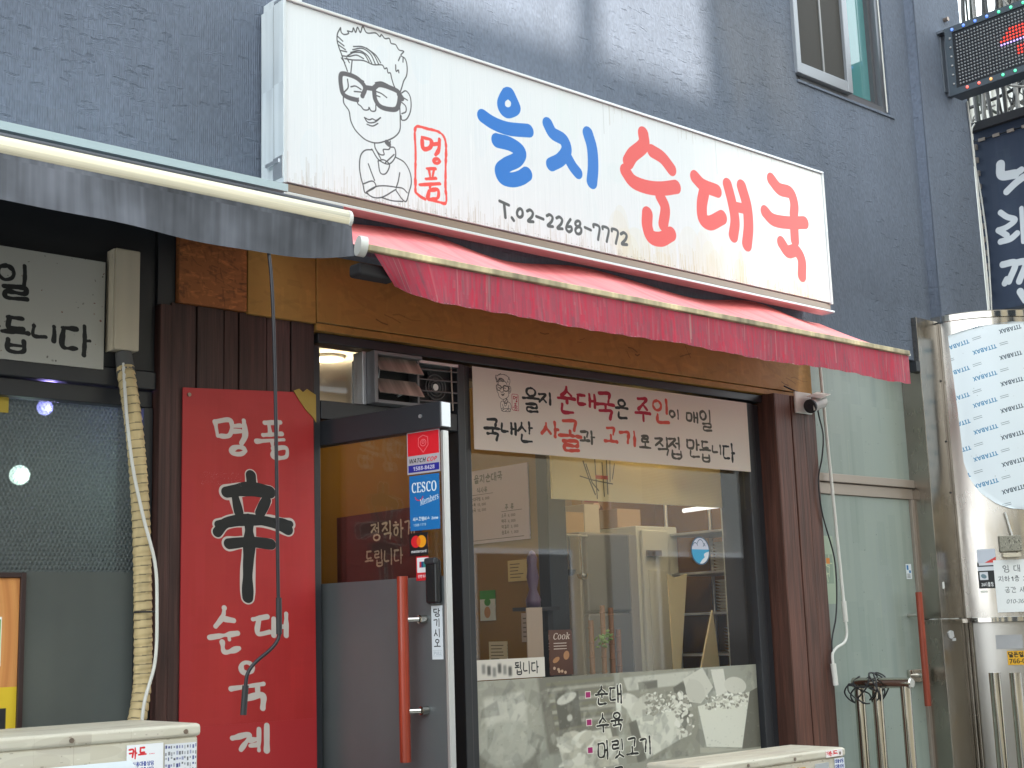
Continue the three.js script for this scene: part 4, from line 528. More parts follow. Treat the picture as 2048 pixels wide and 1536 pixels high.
// ---------------------------------------------------------------- green glass entrance
{
  const t = thing('glass_entrance', 'pale green glass entrance with brushed steel bars beside brown pillar', 'entrance', [3.05, 0, 0]);
  const S = M.bar;
  part(t, 'transom_pane', bx(2.59, 3.44, 2.262, 2.838, .012, .02), M.green); part(t, 'cross_bar', bx(2.59, 3.46, 2.222, 2.26, -.01, .045, .003), S); part(t, 'cross_bar', bx(2.59, 3.45, 2.168, 2.22, -.01, .03, .003), S);
  part(t, 'stile', bx(3.422, 3.47, 2.261, 2.838, .021, .04, .002), S); part(t, 'stile', bx(3.372, 3.4, .02, 2.167, -.01, .036, .002), S);
  part(t, 'threshold', bx(2.59, 3.5, 0, .12, -.05, .03), S);
  structure('entrance_lobby', merge([bx(2.595, 3.58, 0, 2.84, -.5, -.46), bx(2.595, 2.6, 0, 2.84, -.46, -.05), bx(3.575, 3.58, 0, 2.84, -.46, -.05), bx(2.6, 3.575, 2.836, 2.839, -.46, 0)]), mat(lin(.42, .44, .42), { roughness: .8 }));
  const d = thing('entrance_door', 'pale green frosted glass entrance door with red wooden pull bar', 'door', [3, .12, .02]);
  part(d, 'pane', bx(2.592, 3.37, .122, 2.166, .012, .02), M.green);
  const h = part(d, 'pull_bar', rod([3.289, 1.206, .085], [3.289, 1.726, .085], .0155, 18), mat(0xffffff, { map: woodTex([.56, .24, .16], .35), roughness: .4 }), 'red brown wooden pull bar');
  for (const y of [1.62, 1.345]) part(h, 'mount', rod([3.289, y, .085], [3.285, y, .0205], .01, 10), M.chrome);
  part(d, 'lock_box', bx(3.235, 3.345, 1.312, 1.372, .0205, .04, .004), M.chrome);
  part(d, 'sticker', sheetBox(3.3, 3.345, 1.79, 1.86, .0203, .0213), print(canvas(64, 128, (g, w, h) => { g.fillStyle = '#dfe6ea'; g.fillRect(0, 0, w, h); g.fillStyle = '#3277b4'; g.fillRect(8, 10, 22, 40); g.fillRect(34, 54, 22, 22); g.fillStyle = '#2e3238'; for (let i = 0; i < 4; i++) g.fillRect(8, 84 + i * 10, 40, 4); })), 'blue and white sticker');
  const paper = canvas(128, 256, (g, w, h) => { g.fillStyle = '#a9b8a2'; g.fillRect(0, 0, w, h); g.fillStyle = '#8fa08e'; g.fillRect(10, 70, 108, 110); g.strokeStyle = '#c8cfae'; g.lineWidth = 4; for (let i = 0; i < 14; i++) { g.beginPath(); g.moveTo(R(10, 118), R(70, 180)); g.lineTo(R(10, 118), R(70, 180)); g.stroke(); } g.fillStyle = '#dc8a3a'; g.fillRect(70, 84, 26, 22); });
  part(d, 'paper', sheetBox(2.6, 2.73, 1.68, 1.98, .0203, .0213), print(paper), 'faded map sheet');
  part(d, 'sticker', sheetBox(3.17, 3.24, 1.11, 1.13, .0203, .021), M.plastic);
}

// ---------------------------------------------------------------- steel column wrapped in protective film
const DX = 4.04, DZ = .06, DR = .456;
function drum(a0, a1, y0, y1, r, seg = 40) { // open strip of a cylinder between two angles, uv in metres
  const g = new THREE.PlaneGeometry(1, 1, seg, 4), p = g.attributes.position, u = g.attributes.uv;
  for (let i = 0; i < p.count; i++) { const f = p.getX(i) + .5, s = p.getY(i) + .5, a = (a0 + (a1 - a0) * f) * Math.PI / 180; p.setXYZ(i, DX + r * Math.cos(a), y0 + (y1 - y0) * s, DZ + r * Math.sin(a)); u.setXY(i, f * Math.abs(a1 - a0) * Math.PI / 180 * r, y0 + (y1 - y0) * s); }
  g.computeVertexNormals(); return g;
}
{
  const t = thing('steel_column', 'curved stainless steel column with flat side panel beside the entrance', 'column', [4, 0, .1]);
  part(t, 'flat_panel', bx(3.395, 3.592, 1.6, 3.052, -.02, .13, .003), M.steel); part(t, 'lower_panel', bx(3.393, 3.59, 0, 1.597, -.02, .128, .003), M.steel);
  part(t, 'joint_strip', merge([bx(3.592, 3.602, .5, 3.06, .1, .142, .002), bx(3.606, 3.62, .5, 3.06, .11, .155, .002)]), M.steel);
  const cyl = (r, y0, y1) => new THREE.CylinderGeometry(r, r, y1 - y0, 72).translate(DX, (y0 + y1) / 2, DZ);
  const cuv = (g) => { const p = g.attributes.position, u = g.attributes.uv; for (let i = 0; i < p.count; i++) u.setXY(i, Math.atan2(p.getZ(i) - DZ, p.getX(i) - DX) * DR, p.getY(i)); return g; };
  part(t, 'drum', cuv(cyl(DR - .003, 1.6, 3.045)), mat(lin(.6, .565, .52), { metalness: 1, roughness: .55, roughnessMap: steelTex }));
  part(t, 'rim', cyl(DR + .008, 3.046, 3.075), M.chrome); part(t, 'cap', cyl(DR - .02, 3.0755, 3.085), M.steel);
  part(t, 'lower_drum', cuv(cyl(DR - .03, 0, 1.575)), mat(lin(.52, .5, .47), { metalness: 1, roughness: .3 })); part(t, 'ledge', cyl(DR + .012, 1.577, 1.598), M.chrome);
  for (const [y, z] of [[2.75, .131], [2.45, .131], [2.2, .131]]) part(t, 'rivet', rod([3.57, y, z], [3.57, y, z + .003], .005, 8), M.dark);
  part(t, 'notch', bx(3.36, 3.395, 2.78, 2.83, .09, .131), M.black);
  // protective film, cut with a rounded lower corner
  const T = canvas(1024, 1400, (g, w, h) => { g.fillStyle = '#dfe7ec'; g.fillRect(0, 0, w, h); g.save(); g.translate(w / 2, h / 2); g.rotate(-.235); const step = 118;
    for (let r = -11; r <= 11; r++) for (let c = -4; c <= 4; c++) { const odd = ((r % 2) + 2) % 2, x = c * 370 + odd * 185 + R(-3, 3) - r * 28, y = r * step * .74; g.save(); g.translate(x, y); g.rotate(Math.PI); g.fillStyle = (r + c) % 2 ? '#2b7aa8' : '#23384a'; g.font = 'bold 40px sans-serif'; g.fillText('TITABAX', -118, 14, 180); g.restore(); g.fillStyle = '#5c6a72'; for (let q = 0; q < 2; q++) g.fillRect(x + 142, y - 11 + q * 12, 58, 3); }
    g.restore(); for (let i = 0; i < 50; i++) { g.fillStyle = `rgba(60,60,60,${R(.2, .6)})`; g.fillRect(R(0, w), R(0, h), R(2, 7), R(2, 5)); } });
  // outline in (angle, height) — the sheet follows the drum
  const out = [[165.2, 2.972], [150, 3.0], [118, 3.025], [95, 3.02], [95, 2.09], [118, 2.09], [136, 2.1], [146, 2.13], [155, 2.19], [160, 2.26], [162.6, 2.34], [163.4, 2.6]];
  const w0 = 165.2, toX = (a) => (w0 - a) * Math.PI / 180 * DR;
  // grid strips clipped to the outline
  const rows = [], NY = 60, inside = (y) => { const xs = []; const P = out.map(([a, yy]) => [toX(a), yy]); for (let i = 0; i < P.length; i++) { const [ax, ay] = P[i], [bx2, by] = P[(i + 1) % P.length]; if ((ay > y) !== (by > y)) xs.push(ax + (bx2 - ax) * (y - ay) / (by - ay)); } return xs.sort((a, b) => a - b); };
  for (let j = 0; j < NY; j++) { const yA = 2.092 + (3.018 - 2.092) * j / (NY - 1), xs = inside(yA); if (xs.length >= 2) rows.push([yA, xs[0], xs[xs.length - 1]]); }
  const pos = [], uv = [], idx = [], NXX = 24;
  rows.forEach(([y, a, b], j) => { for (let i = 0; i <= NXX; i++) { const x = a + (b - a) * i / NXX, an = (w0 - x / DR * 180 / Math.PI) * Math.PI / 180, r = DR + .002 + (i === 0 ? .006 : 0); pos.push(DX + r * Math.cos(an), y, DZ + r * Math.sin(an)); uv.push(x / .73, (y - 2.05) / 1.0); if (i && j) { const q = j * (NXX + 1) + i; idx.push(q - NXX - 2, q - NXX - 1, q, q - NXX - 2, q, q - 1); } } });
  const fg = new THREE.BufferGeometry(); fg.setAttribute('position', new THREE.Float32BufferAttribute(pos, 3)); fg.setAttribute('uv', new THREE.Float32BufferAttribute(uv, 2)); fg.setIndex(idx); fg.computeVertexNormals();
  single('protective_film', 'white protective film with blue printed words peeling on steel column', 'film', fg, print(T, { roughness: .35, side: THREE.DoubleSide }));
  const onDrum = (name, label, cat, a0, a1, y0, y1, w, h, draw, r = DR + .003) => { const g = drum(a0, a1, y0, y1, r, 10), u = g.attributes.uv; const L = Math.abs(a1 - a0) * Math.PI / 180 * r; for (let i = 0; i < u.count; i++) u.setXY(i, u.getX(i) / L, (u.getY(i) - y0) / (y1 - y0)); return single(name, label, cat, g, print(canvas(w, h, draw), { side: THREE.DoubleSide })); };
  onDrum('paper_note', 'white handwritten paper note stuck on steel column', 'note', 151.2, 122, 1.62, 1.865, 400, 420, (g, w, h) => { g.fillStyle = '#e9ebea'; g.fillRect(0, 0, w, h); hangul(g, '임 대', 70, 44, 54, 5, '#33363a', .2); hangul(g, '지하1층 20평', 30, 130, 44, 4, '#33363a', .2); hangul(g, '공간 사용', 70, 220, 44, 4, '#33363a', .2); g.fillStyle = '#33363a'; g.font = 'italic 44px sans-serif'; g.fillText('010-3640-28', 70, 350); }, DR + .006);
  onDrum('black_sticker', 'black and white shop sticker partly under paper note', 'sticker', 160.4, 150, 1.735, 1.86, 220, 220, (g, w, h) => { g.fillStyle = '#1e2022'; g.fillRect(0, 0, w, h); g.fillStyle = '#d8dade'; g.fillRect(0, 40, w, 34); g.fillRect(20, 84, 100, 66); g.fillStyle = '#6f8790'; g.beginPath(); g.ellipse(68, 120, 34, 18, .2, 0, 7); g.fill(); hangul(g, '24시출장', 30, 170, 34, 5, '#e8e8e8', .1); g.fillStyle = '#d8dade'; g.fillRect(20, 8, 180, 22); });
  onDrum('torn_flyer', 'torn white flyer with red corner above black sticker', 'flyer', 160, 149.5, 1.855, 1.92, 160, 120, (g, w, h) => { g.fillStyle = '#c7ccd6'; g.fillRect(0, 0, w, h); g.fillStyle = '#d84a44'; g.beginPath(); g.moveTo(60, h); g.lineTo(w, 70); g.lineTo(w, h); g.fill(); }, DR + .004);
  onDrum('paper_scrap', 'tiny white paper scrap below black sticker', 'scrap', 159.8, 156, 1.715, 1.725, 32, 16, (g, w, h) => { g.fillStyle = '#dcdcd4'; g.fillRect(0, 0, w, h); });
  onDrum('yellow_sticker', 'yellow phone number sticker low on steel column', 'sticker', 148, 128, 1.375, 1.44, 256, 110, (g, w, h) => { g.fillStyle = '#e0a820'; g.fillRect(0, 0, w, h); hangul(g, '달돈일수', 10, 10, 38, 7, '#2a2414', .2); g.fillStyle = '#2a2414'; g.font = 'bold 50px sans-serif'; g.fillText('766-0786', 10, 98); }, DR - .024);
  onDrum('grey_tape', 'wide grey tape patch on lower steel column', 'tape', 154, 138, 1.45, 1.515, 64, 32, (g, w, h) => { g.fillStyle = '#a9a9ab'; g.fillRect(0, 0, w, h); }, DR - .025);
  const cr = canvas(256, 128, (g, w, h) => { g.fillStyle = '#8e8a7c'; g.fillRect(0, 0, w, h); for (let i = 0; i < 160; i++) { g.fillStyle = `rgba(${rnd() < .5 ? '60,56,48' : '190,186,170'},${R(.2, .7)})`; g.fillRect(R(0, w), R(0, h), R(4, 14), R(3, 12)); } });
  const ib = thing('intercom_box', 'battered grey intercom box hanging on steel column', 'intercom', [3.66, 1.9, .33]); const ia = 141 * Math.PI / 180;
  part(ib, 'box', new RoundedBoxGeometry(.1, .075, .035, 2, .004).rotateY(Math.PI / 2 - ia).translate(DX + (DR + .018) * Math.cos(ia), 1.94, DZ + (DR + .018) * Math.sin(ia)), print(cr)); part(ib, 'bracket', new RoundedBoxGeometry(.08, .02, .04, 1, .003).rotateY(Math.PI / 2 - ia).translate(DX + (DR + .02) * Math.cos(ia), 1.885, DZ + (DR + .02) * Math.sin(ia)), M.cream);
  part(ib, 'wire', rod([DX + (DR + .02) * Math.cos(ia - .03), 1.97, DZ + (DR + .02) * Math.sin(ia - .03)], [DX + (DR + .02) * Math.cos(ia + .02), 2.09, DZ + (DR + .02) * Math.sin(ia + .02)], .005, 6), M.plastic);
  single('paper_scrap', 'torn white paper scrap on flat steel panel', 'scrap', extrude([[3.425, 1.77], [3.44, 1.772], [3.442, 1.745], [3.432, 1.738], [3.424, 1.74]], .1305, .1315), mat(lin(.75, .75, .73)));
  single('tape_residue', 'crumpled clear tape residue below the joint of flat steel panel', 'tape', merge([extrude([[3.375, 1.535], [3.4, 1.545], [3.42, 1.54], [3.425, 1.515], [3.4, 1.505], [3.385, 1.51]], .1285, .134), bx(3.41, 3.44, 1.495, 1.508, .1285, .132)]).translate(.06, 0, 0), mat(lin(.5, .5, .5), { roughness: .3 }));
}
// stainless guard rails
function guardRail(label, x, y, za, zb, posts, r = .024) {
  const t = thing('guard_rail', label, 'rail', [x, .12, (za + zb) / 2], 'stainless guard rails');
  if (zb > za) { part(t, 'top_rail', rod([x, y, za], [x, y, zb], r, 24), M.chrome); part(t, 'end_cap', rod([x, y, zb], [x, y, zb + .006], r * .98, 24, r * .8), M.chrome); }
  for (const z of posts) { part(t, 'post', rod([x, .12, z], [x, y - (zb > za ? r * .6 : 0), z], r, 22), M.chrome); part(t, 'base_flange', rod([x, .12, z], [x, .128, z], r * 2, 22), M.chrome); }
  return t;
}
guardRail('stainless steel rail with black cable coiled on top', 2.72, 1.338, .085, .37, [.11, .2, .34], .0225);
guardRail('bare stainless steel bollard post beside the taped lower column', 3.4, 1.352, 0, 0, [.37], .026);
guardRail('second bare stainless steel bollard post nearer the street', 3.4, 1.352, 0, 0, [.47], .026);
{
  const pts = []; for (let i = 0; i < 90; i++) { const a = i * .55, k = 1 + .35 * Math.sin(i * .37); pts.push([2.72 + .035 * k * Math.cos(a), 1.315 + .05 * k * Math.sin(a) - (i % 17 > 13 ? .02 : 0), .15 + .07 * Math.sin(i * .21) + .02 * Math.sin(i * 1.3)]); }
  single('coiled_cable', 'loosely coiled black cable hung on stainless rail', 'cable', tube(pts, .0035, 500, 5), M.cable);
}

// ---------------------------------------------------------------- projecting signs on the right
{
  const t = thing('led_display', 'projecting LED display with coloured border lights on blue pilaster', 'display', [3.85, 4.26, .5]);
  part(t, 'casing', bx(3.8, 3.9, 4.262, 4.632, .2, 1.2, .006), mat(lin(.06, .075, .09), { roughness: .4 }));
  part(t, 'bezel', merge([bx(3.79, 3.8, 4.6, 4.632, .2, 1.2), bx(3.79, 3.8, 4.262, 4.294, .2, 1.2), bx(3.79, 3.8, 4.294, 4.6, .2, .24)]), mat(lin(.08, .1, .12), { roughness: .4 }));
  part(t, 'screen', bx(3.796, 3.7995, 4.294, 4.6, .24, 1.2), mat(lin(.018, .02, .025), { roughness: .5 }));
  part(t, 'wall_bracket', merge([bx(3.83, 3.87, 4.28, 4.62, .161, .2, .003), bx(3.78, 3.84, 4.615, 4.628, .161, .2), bx(3.8, 3.83, 4.3, 4.6, .161, .17)]), mat(lin(.2, .22, .25), { metalness: .6, roughness: .45 }));
  const sph = new THREE.SphereGeometry(.0056, 7, 5), off = [], red = [], blue = [];
  for (let r = 0; r < 16; r++) for (let c = 0; c < 54; c++) { const z = .262 + c * .0172, y = 4.313 + r * .0177, dz = z - .62, lit = r >= 7 && r < 13 ? Math.hypot(dz * 1.15, (y - 4.42) * 1.5) < .155 : r >= 3 && r < 6 && c > 18 && (c % 9 < 5) && dz < .3; (lit ? (r === 7 ? blue : red) : off).push(new THREE.Vector3(3.795, y, z)); }
  for (const [n, list, m] of [['dark_diodes', off, mat(lin(.28, .29, .3), { roughness: .25 })], ['red_diodes', red, mat(lin(.4, .05, .04), { emissive: lin(1, .06, .04), emissiveIntensity: .5 })], ['violet_diodes', blue, mat(lin(.4, .3, .6), { emissive: lin(.55, .4, 1), emissiveIntensity: .5 })]]) {
    const im = new THREE.InstancedMesh(sph, m, list.length); im.name = n; im.userData = { kind: 'stuff' }; list.forEach((p, i) => im.setMatrixAt(i, new THREE.Matrix4().makeTranslation(p.x - 3.85, p.y - 4.26, p.z - .5))); t.add(im); }
  const cols = { b: lin(.05, .2, 1), g: lin(.02, .8, .35), r: lin(1, .08, .04), o: lin(1, .35, .05) }, mk = {}; for (const k in cols) mk[k] = mat(lin(.3, .3, .3), { emissive: cols[k], emissiveIntensity: .6 });
  [...'bbbbggggg'].forEach((k, i) => part(t, 'border_light', new THREE.SphereGeometry(.008, 8, 6).translate(3.789, 4.614, .245 + i * .066), mk[k])); [...'rrogggrr'].forEach((k, i) => part(t, 'border_light', new THREE.SphereGeometry(.008, 8, 6).translate(3.789, 4.28, .3 + i * .066), mk[k]));
  for (let i = 0; i < 6; i++) part(t, 'border_light', new THREE.SphereGeometry(.006, 8, 6).translate(3.789, 4.32 + i * .05, .228), mat(lin(.4, .4, .4)));
}
{
  const KT = canvas(760, 1024, (g, w, h) => { g.fillStyle = '#333e52'; g.fillRect(0, 0, w, h); for (let i = 0; i < 200; i++) { g.fillStyle = `rgba(90,96,110,${R(.03, .1)})`; g.fillRect(R(0, w), R(0, h), R(4, 60), R(10, 200)); } marks(g, KARA, 1.0, '#d3d8dc', 4); });
  const t = thing('karaoke_sign', 'dark blue projecting sign with pale brush letters beyond blue pilaster', 'sign', [4.33, 3.2, .4]);
  part(t, 'cabinet', bx(4.303, 4.42, 3.2, 4.25, .03, .8, .004), mat(lin(.03, .04, .055), { roughness: .5 }));
  const g = new THREE.PlaneGeometry(.76, 1.024).rotateY(-Math.PI / 2).translate(4.3005, 4.24 - .512, .03 + .38); part(t, 'face', g, print(KT, { roughness: .45 }));
  part(t, 'top_flange', bx(4.27, 4.31, 4.225, 4.275, .025, .8, .003), mat(lin(.035, .035, .04), { roughness: .7 }), 'rusty dark top edge');
  for (let i = 0; i < 9; i++) part(t, 'light_module', bx(4.29, 4.299, 4.165, 4.183, .06 + i * .085, .1 + i * .085, .002), mat(lin(.35, .3, .26), { roughness: .5 })); part(t, 'module_wire', rod([4.294, 4.174, .03], [4.294, 4.174, .8], .0025, 5), M.cable);
  for (let i = 0; i < 12; i++) part(t, 'edge_clip', bx(4.285, 4.301, 3.3 + i * .075, 3.33 + i * .075, .036, .05, .001), mat(lin(.25, .22, .2)));
  single('riser_wire', 'pale wire running down the corner of blue pilaster', 'wire', tube([[4.02, 4.3, .166], [4.03, 4.1, .168], [4.04, 3.8, .166], [4.045, 3.5, .168], [4.04, 3.25, .17], [4.02, 3.09, .17]], .005, 50, 6), M.plastic);
  single('riser_wire', 'second pale wire looped from top of karaoke sign', 'wire', tube([[4.29, 4.28, .06], [4.24, 4.23, .06], [4.2, 4.1, .07], [4.22, 3.9, .08], [4.21, 3.6, .1], [4.16, 3.3, .12], [4.12, 3.08, .13]], .0045, 60, 6), M.plastic);
  const wall = dtex(256, 64, (u, v) => { const k = .78 + .12 * fbm(u, v, 6, 3); return [k, k * .99, k * .95]; }, true, 1);
  const nb = thing('white_shed', 'white ribbed wall of a shed behind tangled cables', 'building', [8, 0, -3]); part(nb, 'wall', bx(7, 9, 0, 5.72, -7, -.3), mat(0xffffff, { map: wall, roughness: .6 })); for (let i = 0; i < 24; i++) part(nb, 'rib', bx(6.97, 6.999, 0, 5.7, -2.6 + i * .095, -2.57 + i * .095), mat(lin(.66, .66, .62), { roughness: .6 }));
  const cb = thing('cable_tangle', 'tangle of dark cables between blue pilaster and white ribbed wall', 'cables', [5, 4.3, -.3]); const cm = [M.cable, mat(lin(.12, .12, .12)), mat(lin(.35, .34, .32)), mat(lin(.06, .07, .06))];
  for (let i = 0; i < 46; i++) { const x = R(4.5, 6), z0 = R(-.35, .5), y0 = R(4.15, 4.7), pts = []; let y = y0, z = z0, a = R(0, 6); for (let k = 0; k < 7; k++) { pts.push([x + R(-.1, .1), y, z]); a += R(-1.1, 1.1); y += .13 * Math.sin(a) + .02; z += .13 * Math.cos(a); } part(cb, 'cable', tube(pts, R(.004, .011), 40, 6), cm[i % 4]); }
  for (let i = 0; i < 14; i++) { const z = -.12 + i * .022 + R(-.01, .01), x = 4.35 + R(0, .4); part(cb, 'cable', tube([[x, 5.6, z + .05], [x + R(-.03, .03), 5.1, z + R(-.03, .03)], [x, 4.7, z], [x + R(-.05, .05), 4.2, z + R(-.06, .06)]], R(.005, .013), 30, 6), cm[(i + 1) % 4]); }
  const cd = thing('conduit_bundle', 'bundle of grey conduit ends above LED display', 'conduits', [4.9, 4.9, .1]); for (let r = 0; r < 3; r++) for (let i = 0; i < 8; i++) part(cd, 'conduit', new THREE.CylinderGeometry(.022, .022, .5, 12, 1, true).rotateX(.5).rotateZ(.25).translate(4.85 + r * .02, 5.16 + r * .045 - i * .012, -.02 + i * .045 + (r % 2) * .02), mat(lin(.26, .25, .23), { roughness: .6, side: THREE.DoubleSide }));
}

// ---------------------------------------------------------------- shop interior seen through the glass
{
  const Y = 2.7, rm = structure('shop_room', merge([bx(-.5, 1.5, -.04, 0, -2.6, -.1), bx(-.5, 1.5, 0, Y, -2.66, -2.6), bx(-.51, -.5, 0, Y, -2.6, -.09), bx(1.56, 3.5, 0, Y, -1.8, -1.74), bx(3.5, 3.56, 0, Y, -1.74, -.52), bx(1.5, 3.5, -.04, 0, -1.74, -.1)]), M.room);
  structure('shop_ceiling', bx(-.52, 3.56, Y, Y + .05, -2.66, -.07), M.ceiling);
  const pw = thing('partition_wall', 'ochre partition wall with dark end post inside soup shop', 'wall', [1.53, 0, -1.5]); part(pw, 'panel', bx(1.5, 1.556, 0, Y - .005, -2.59, -.56), M.room); part(pw, 'end_post', bx(1.47, 1.575, 0, Y - .006, -.558, -.49, .004), M.black);
  const onP = (name, label, cat, z0, z1, y0, y1, tex) => single(name, label, cat, new THREE.BoxGeometry(z1 - z0, y1 - y0, .006).rotateY(-Math.PI / 2).translate(1.494, (y0 + y1) / 2, (z0 + z1) / 2), print(tex));
  onP('menu_poster', 'pale lilac printed menu on partition wall', 'menu', -1.06, -.63, 1.99, 2.315, canvas(512, 400, (g, w, h) => { g.fillStyle = '#b9a9b6'; g.fillRect(0, 0, w, h); hangul(g, '을지순대국', 90, 26, 44, 6, '#241c24', .3); hangul(g, '식사류', 110, 96, 28, 4, '#241c24', .2); g.fillStyle = '#3a2c36'; g.fillRect(60, 132, 180, 3); ['순대국밥 8,000', '수육 15,000', '술국 12,000'].forEach((s, i) => hangul(g, s, 60, 146 + i * 30, 19, 2.6, '#3a2c36', .1)); hangul(g, '주 류', 330, 206, 28, 4, '#241c24', .2); g.fillRect(300, 240, 160, 3); ['소주 4,000', '맥주 4,000', '막걸리 3,000', '음료수 1,000'].forEach((s, i) => hangul(g, s, 300, 254 + i * 30, 19, 2.6, '#3a2c36', .1)); g.fillRect(40, 380, 430, 4); }));
  onP('wall_board', 'dark red board with white lettering inside doorway', 'board', -2.06, -1.38, 1.86, 2.195, canvas(512, 256, (g, w, h) => { g.fillStyle = '#45212c'; g.fillRect(0, 0, w, h); hangul(g, '정직하게', 220, 40, 64, 8, '#cfc6c2', .4); hangul(g, '드립니다', 180, 140, 56, 7, '#cfc6c2', .4); }));
  const lampAt = (x, z, I, where) => { const l = thing('ceiling_lamp', 'round recessed ceiling lamp glowing ' + where, 'lamp', [x, Y, z], 'ceiling lamps in the soup shop'); const r = .055; part(l, 'diffuser', rod([x, Y - .002, z], [x, Y - .014, z], r, 28), mat(lin(.9, .85, .7), { emissive: lin(1, .82, .5), emissiveIntensity: 1.2 })); part(l, 'trim_ring', new THREE.TorusGeometry(r + .006, .007, 8, 30).rotateX(Math.PI / 2).translate(x, Y - .006, z), M.plastic);
    const p = new THREE.PointLight(lin(1, .8, .5), I); p.position.set(0, -.05, 0); p.castShadow = true; p.shadow.radius = 3; l.add(p); };
  lampAt(.57, -.77, .18, 'above the doorway'); lampAt(.9, -1.9, .14, 'over the back of the dining room'); lampAt(1.8, -.4, .42, 'in front of the grey fridge'); lampAt(2.9, -.9, .18, 'above the dish rack');
  const cream = canvas(1024, 480, (g, w, h) => { g.fillStyle = '#efe4ba'; g.fillRect(0, 0, w, h); g.strokeStyle = '#4c4a3a'; const st = (lw, ...f) => { g.lineWidth = lw; g.beginPath(); g.moveTo(f[0], f[1]); for (let i = 2; i < f.length; i += 2) g.lineTo(f[i], f[i + 1]); g.stroke(); }; st(6, 170, 330, 200, 400, 230, 455); st(5, 185, 340, 215, 410, 250, 440); st(5, 235, 320, 240, 470); st(5, 275, 330, 280, 460); st(4, 150, 388, 220, 400, 330, 410); st(5, 300, 300, 300, 450); st(4, 320, 320, 316, 400); st(4, 345, 330, 330, 390); g.fillStyle = '#c8502c'; g.fillRect(235, 380, 70, 14); for (let i = 0; i < 40; i++) { g.strokeStyle = 'rgba(200,186,130,.3)'; st(2, 500, 300 + i * 6, 1024, 306 + i * 6); } });
  single('cream_board', 'cream signed board hanging behind window banner', 'board', sheetBox(1.27, 2.33, 2.115, 2.62, -.256, -.246), print(cream, { roughness: .9, transmission: .5, thickness: 0 }));
  single('cream_strip', 'tall narrow cream strip beside brown menu card', 'board', extrude([[1.55, 1.42], [1.67, 1.42], [1.66, 1.8], [1.6, 1.86]], -.62, -.61), mat(lin(.82, .74, .5)));
  single('leaning_board', 'tapering cream panel leaning near the dish rack', 'board', extrude([[2.66, 1.4], [2.71, 1.4], [2.79, 1.86], [2.7, 1.84], [2.65, 1.86]], -.91, -.9), mat(lin(.82, .74, .5))); single('leaning_board', 'tall pointed cream panel below dish rack', 'board', extrude([[2.86, 1.4], [3.0, 1.4], [2.97, 1.68]], -.91, -.9), mat(lin(.82, .74, .5)));
  const fr = thing('fridge', 'tall grey blue two door fridge inside shop', 'fridge', [2.6, 0, -1.45]); const gm = mat(lin(.17, .185, .225), { metalness: .2, roughness: .35 });
  part(fr, 'body', bx(2.42, 2.81, .05, 2.09, -1.72, -1.28, .01), mat(lin(.26, .26, .25), { roughness: .5 })); part(fr, 'door', bx(2.43, 2.74, 1.69, 2.08, -1.279, -1.24, .01), gm); part(fr, 'door', bx(2.43, 2.74, .1, 1.68, -1.279, -1.24, .01), gm); part(fr, 'side_trim', bx(2.745, 2.805, .1, 2.08, -1.279, -1.245, .006), mat(lin(.3, .3, .31), { roughness: .3 }));
  const cab = thing('white_cabinet', 'tall white cabinet with raised door beside grey fridge', 'cabinet', [3, 0, -1.45]); const wm = mat(lin(.58, .6, .56), { roughness: .4 });
  part(cab, 'body', bx(2.82, 3.14, .05, 2.13, -1.72, -1.26, .008), wm); part(cab, 'door', bx(2.84, 3.04, .1, 2.11, -1.259, -1.235, .01), wm); part(cab, 'door_inset', bx(2.87, 3.01, .3, 1.9, -1.2345, -1.228, .005), mat(lin(.58, .6, .56), { roughness: .5 })); part(cab, 'clip', bx(2.86, 2.96, 1.97, 2.0, -1.234, -1.215), M.gutter);
  const rk = thing('dish_rack', 'wall rack stacked with white plates at the right of shop interior', 'rack', [3.25, 1.3, -1]); for (const y of [1.45, 1.66, 1.87, 2.08]) part(rk, 'shelf', bx(3.08, 3.46, y, y + .012, -1.3, -.85), M.alu); for (const [x, z] of [[3.09, -.86], [3.45, -.86], [3.09, -1.29], [3.45, -1.29]]) part(rk, 'post', rod([x, 0, z], [x, 2.3, z], .01, 8), M.alu);
  for (const [x, y, n] of [[3.18, 1.883, 9], [3.33, 1.883, 8], [3.2, 1.673, 10], [3.34, 1.673, 7], [3.25, 1.463, 8]]) for (let i = 0; i < n; i++) single('plate', `white plate in the stack on ${y > 1.8 ? 'upper' : y > 1.6 ? 'middle' : 'lower'} shelf of dish rack`, 'plate', new THREE.CylinderGeometry(.068, .04, .012, 24).translate(x, y + .008 + i * .0165, -.98), mat(lin(.62, .6, .55), { roughness: .3 }), 'plates stacked on the dish rack');
  const pt = (a, b) => canvas(128, 128, (g, w, h) => { g.fillStyle = a; g.fillRect(0, 0, w, h); g.fillStyle = b; g.beginPath(); g.ellipse(64, 60, 26, 40, .2, 0, 7); g.fill(); g.fillStyle = 'rgba(230,200,180,.8)'; g.beginPath(); g.arc(62, 30, 16, 0, 7); g.fill(); g.fillStyle = '#8a2a2a'; g.fillRect(10, 8, 60, 8); });
  single('wall_poster', 'poster of a figure in dark clothes on kitchen wall', 'poster', sheetBox(2.6, 2.82, 2.1, 2.31, -1.738, -1.732), print(pt('#7d6a52', '#23262c'))); single('wall_poster', 'poster with orange and dark red shapes on kitchen wall', 'poster', sheetBox(2.9, 3.13, 2.15, 2.32, -1.738, -1.732), print(pt('#9c7a62', '#5c2c22')));
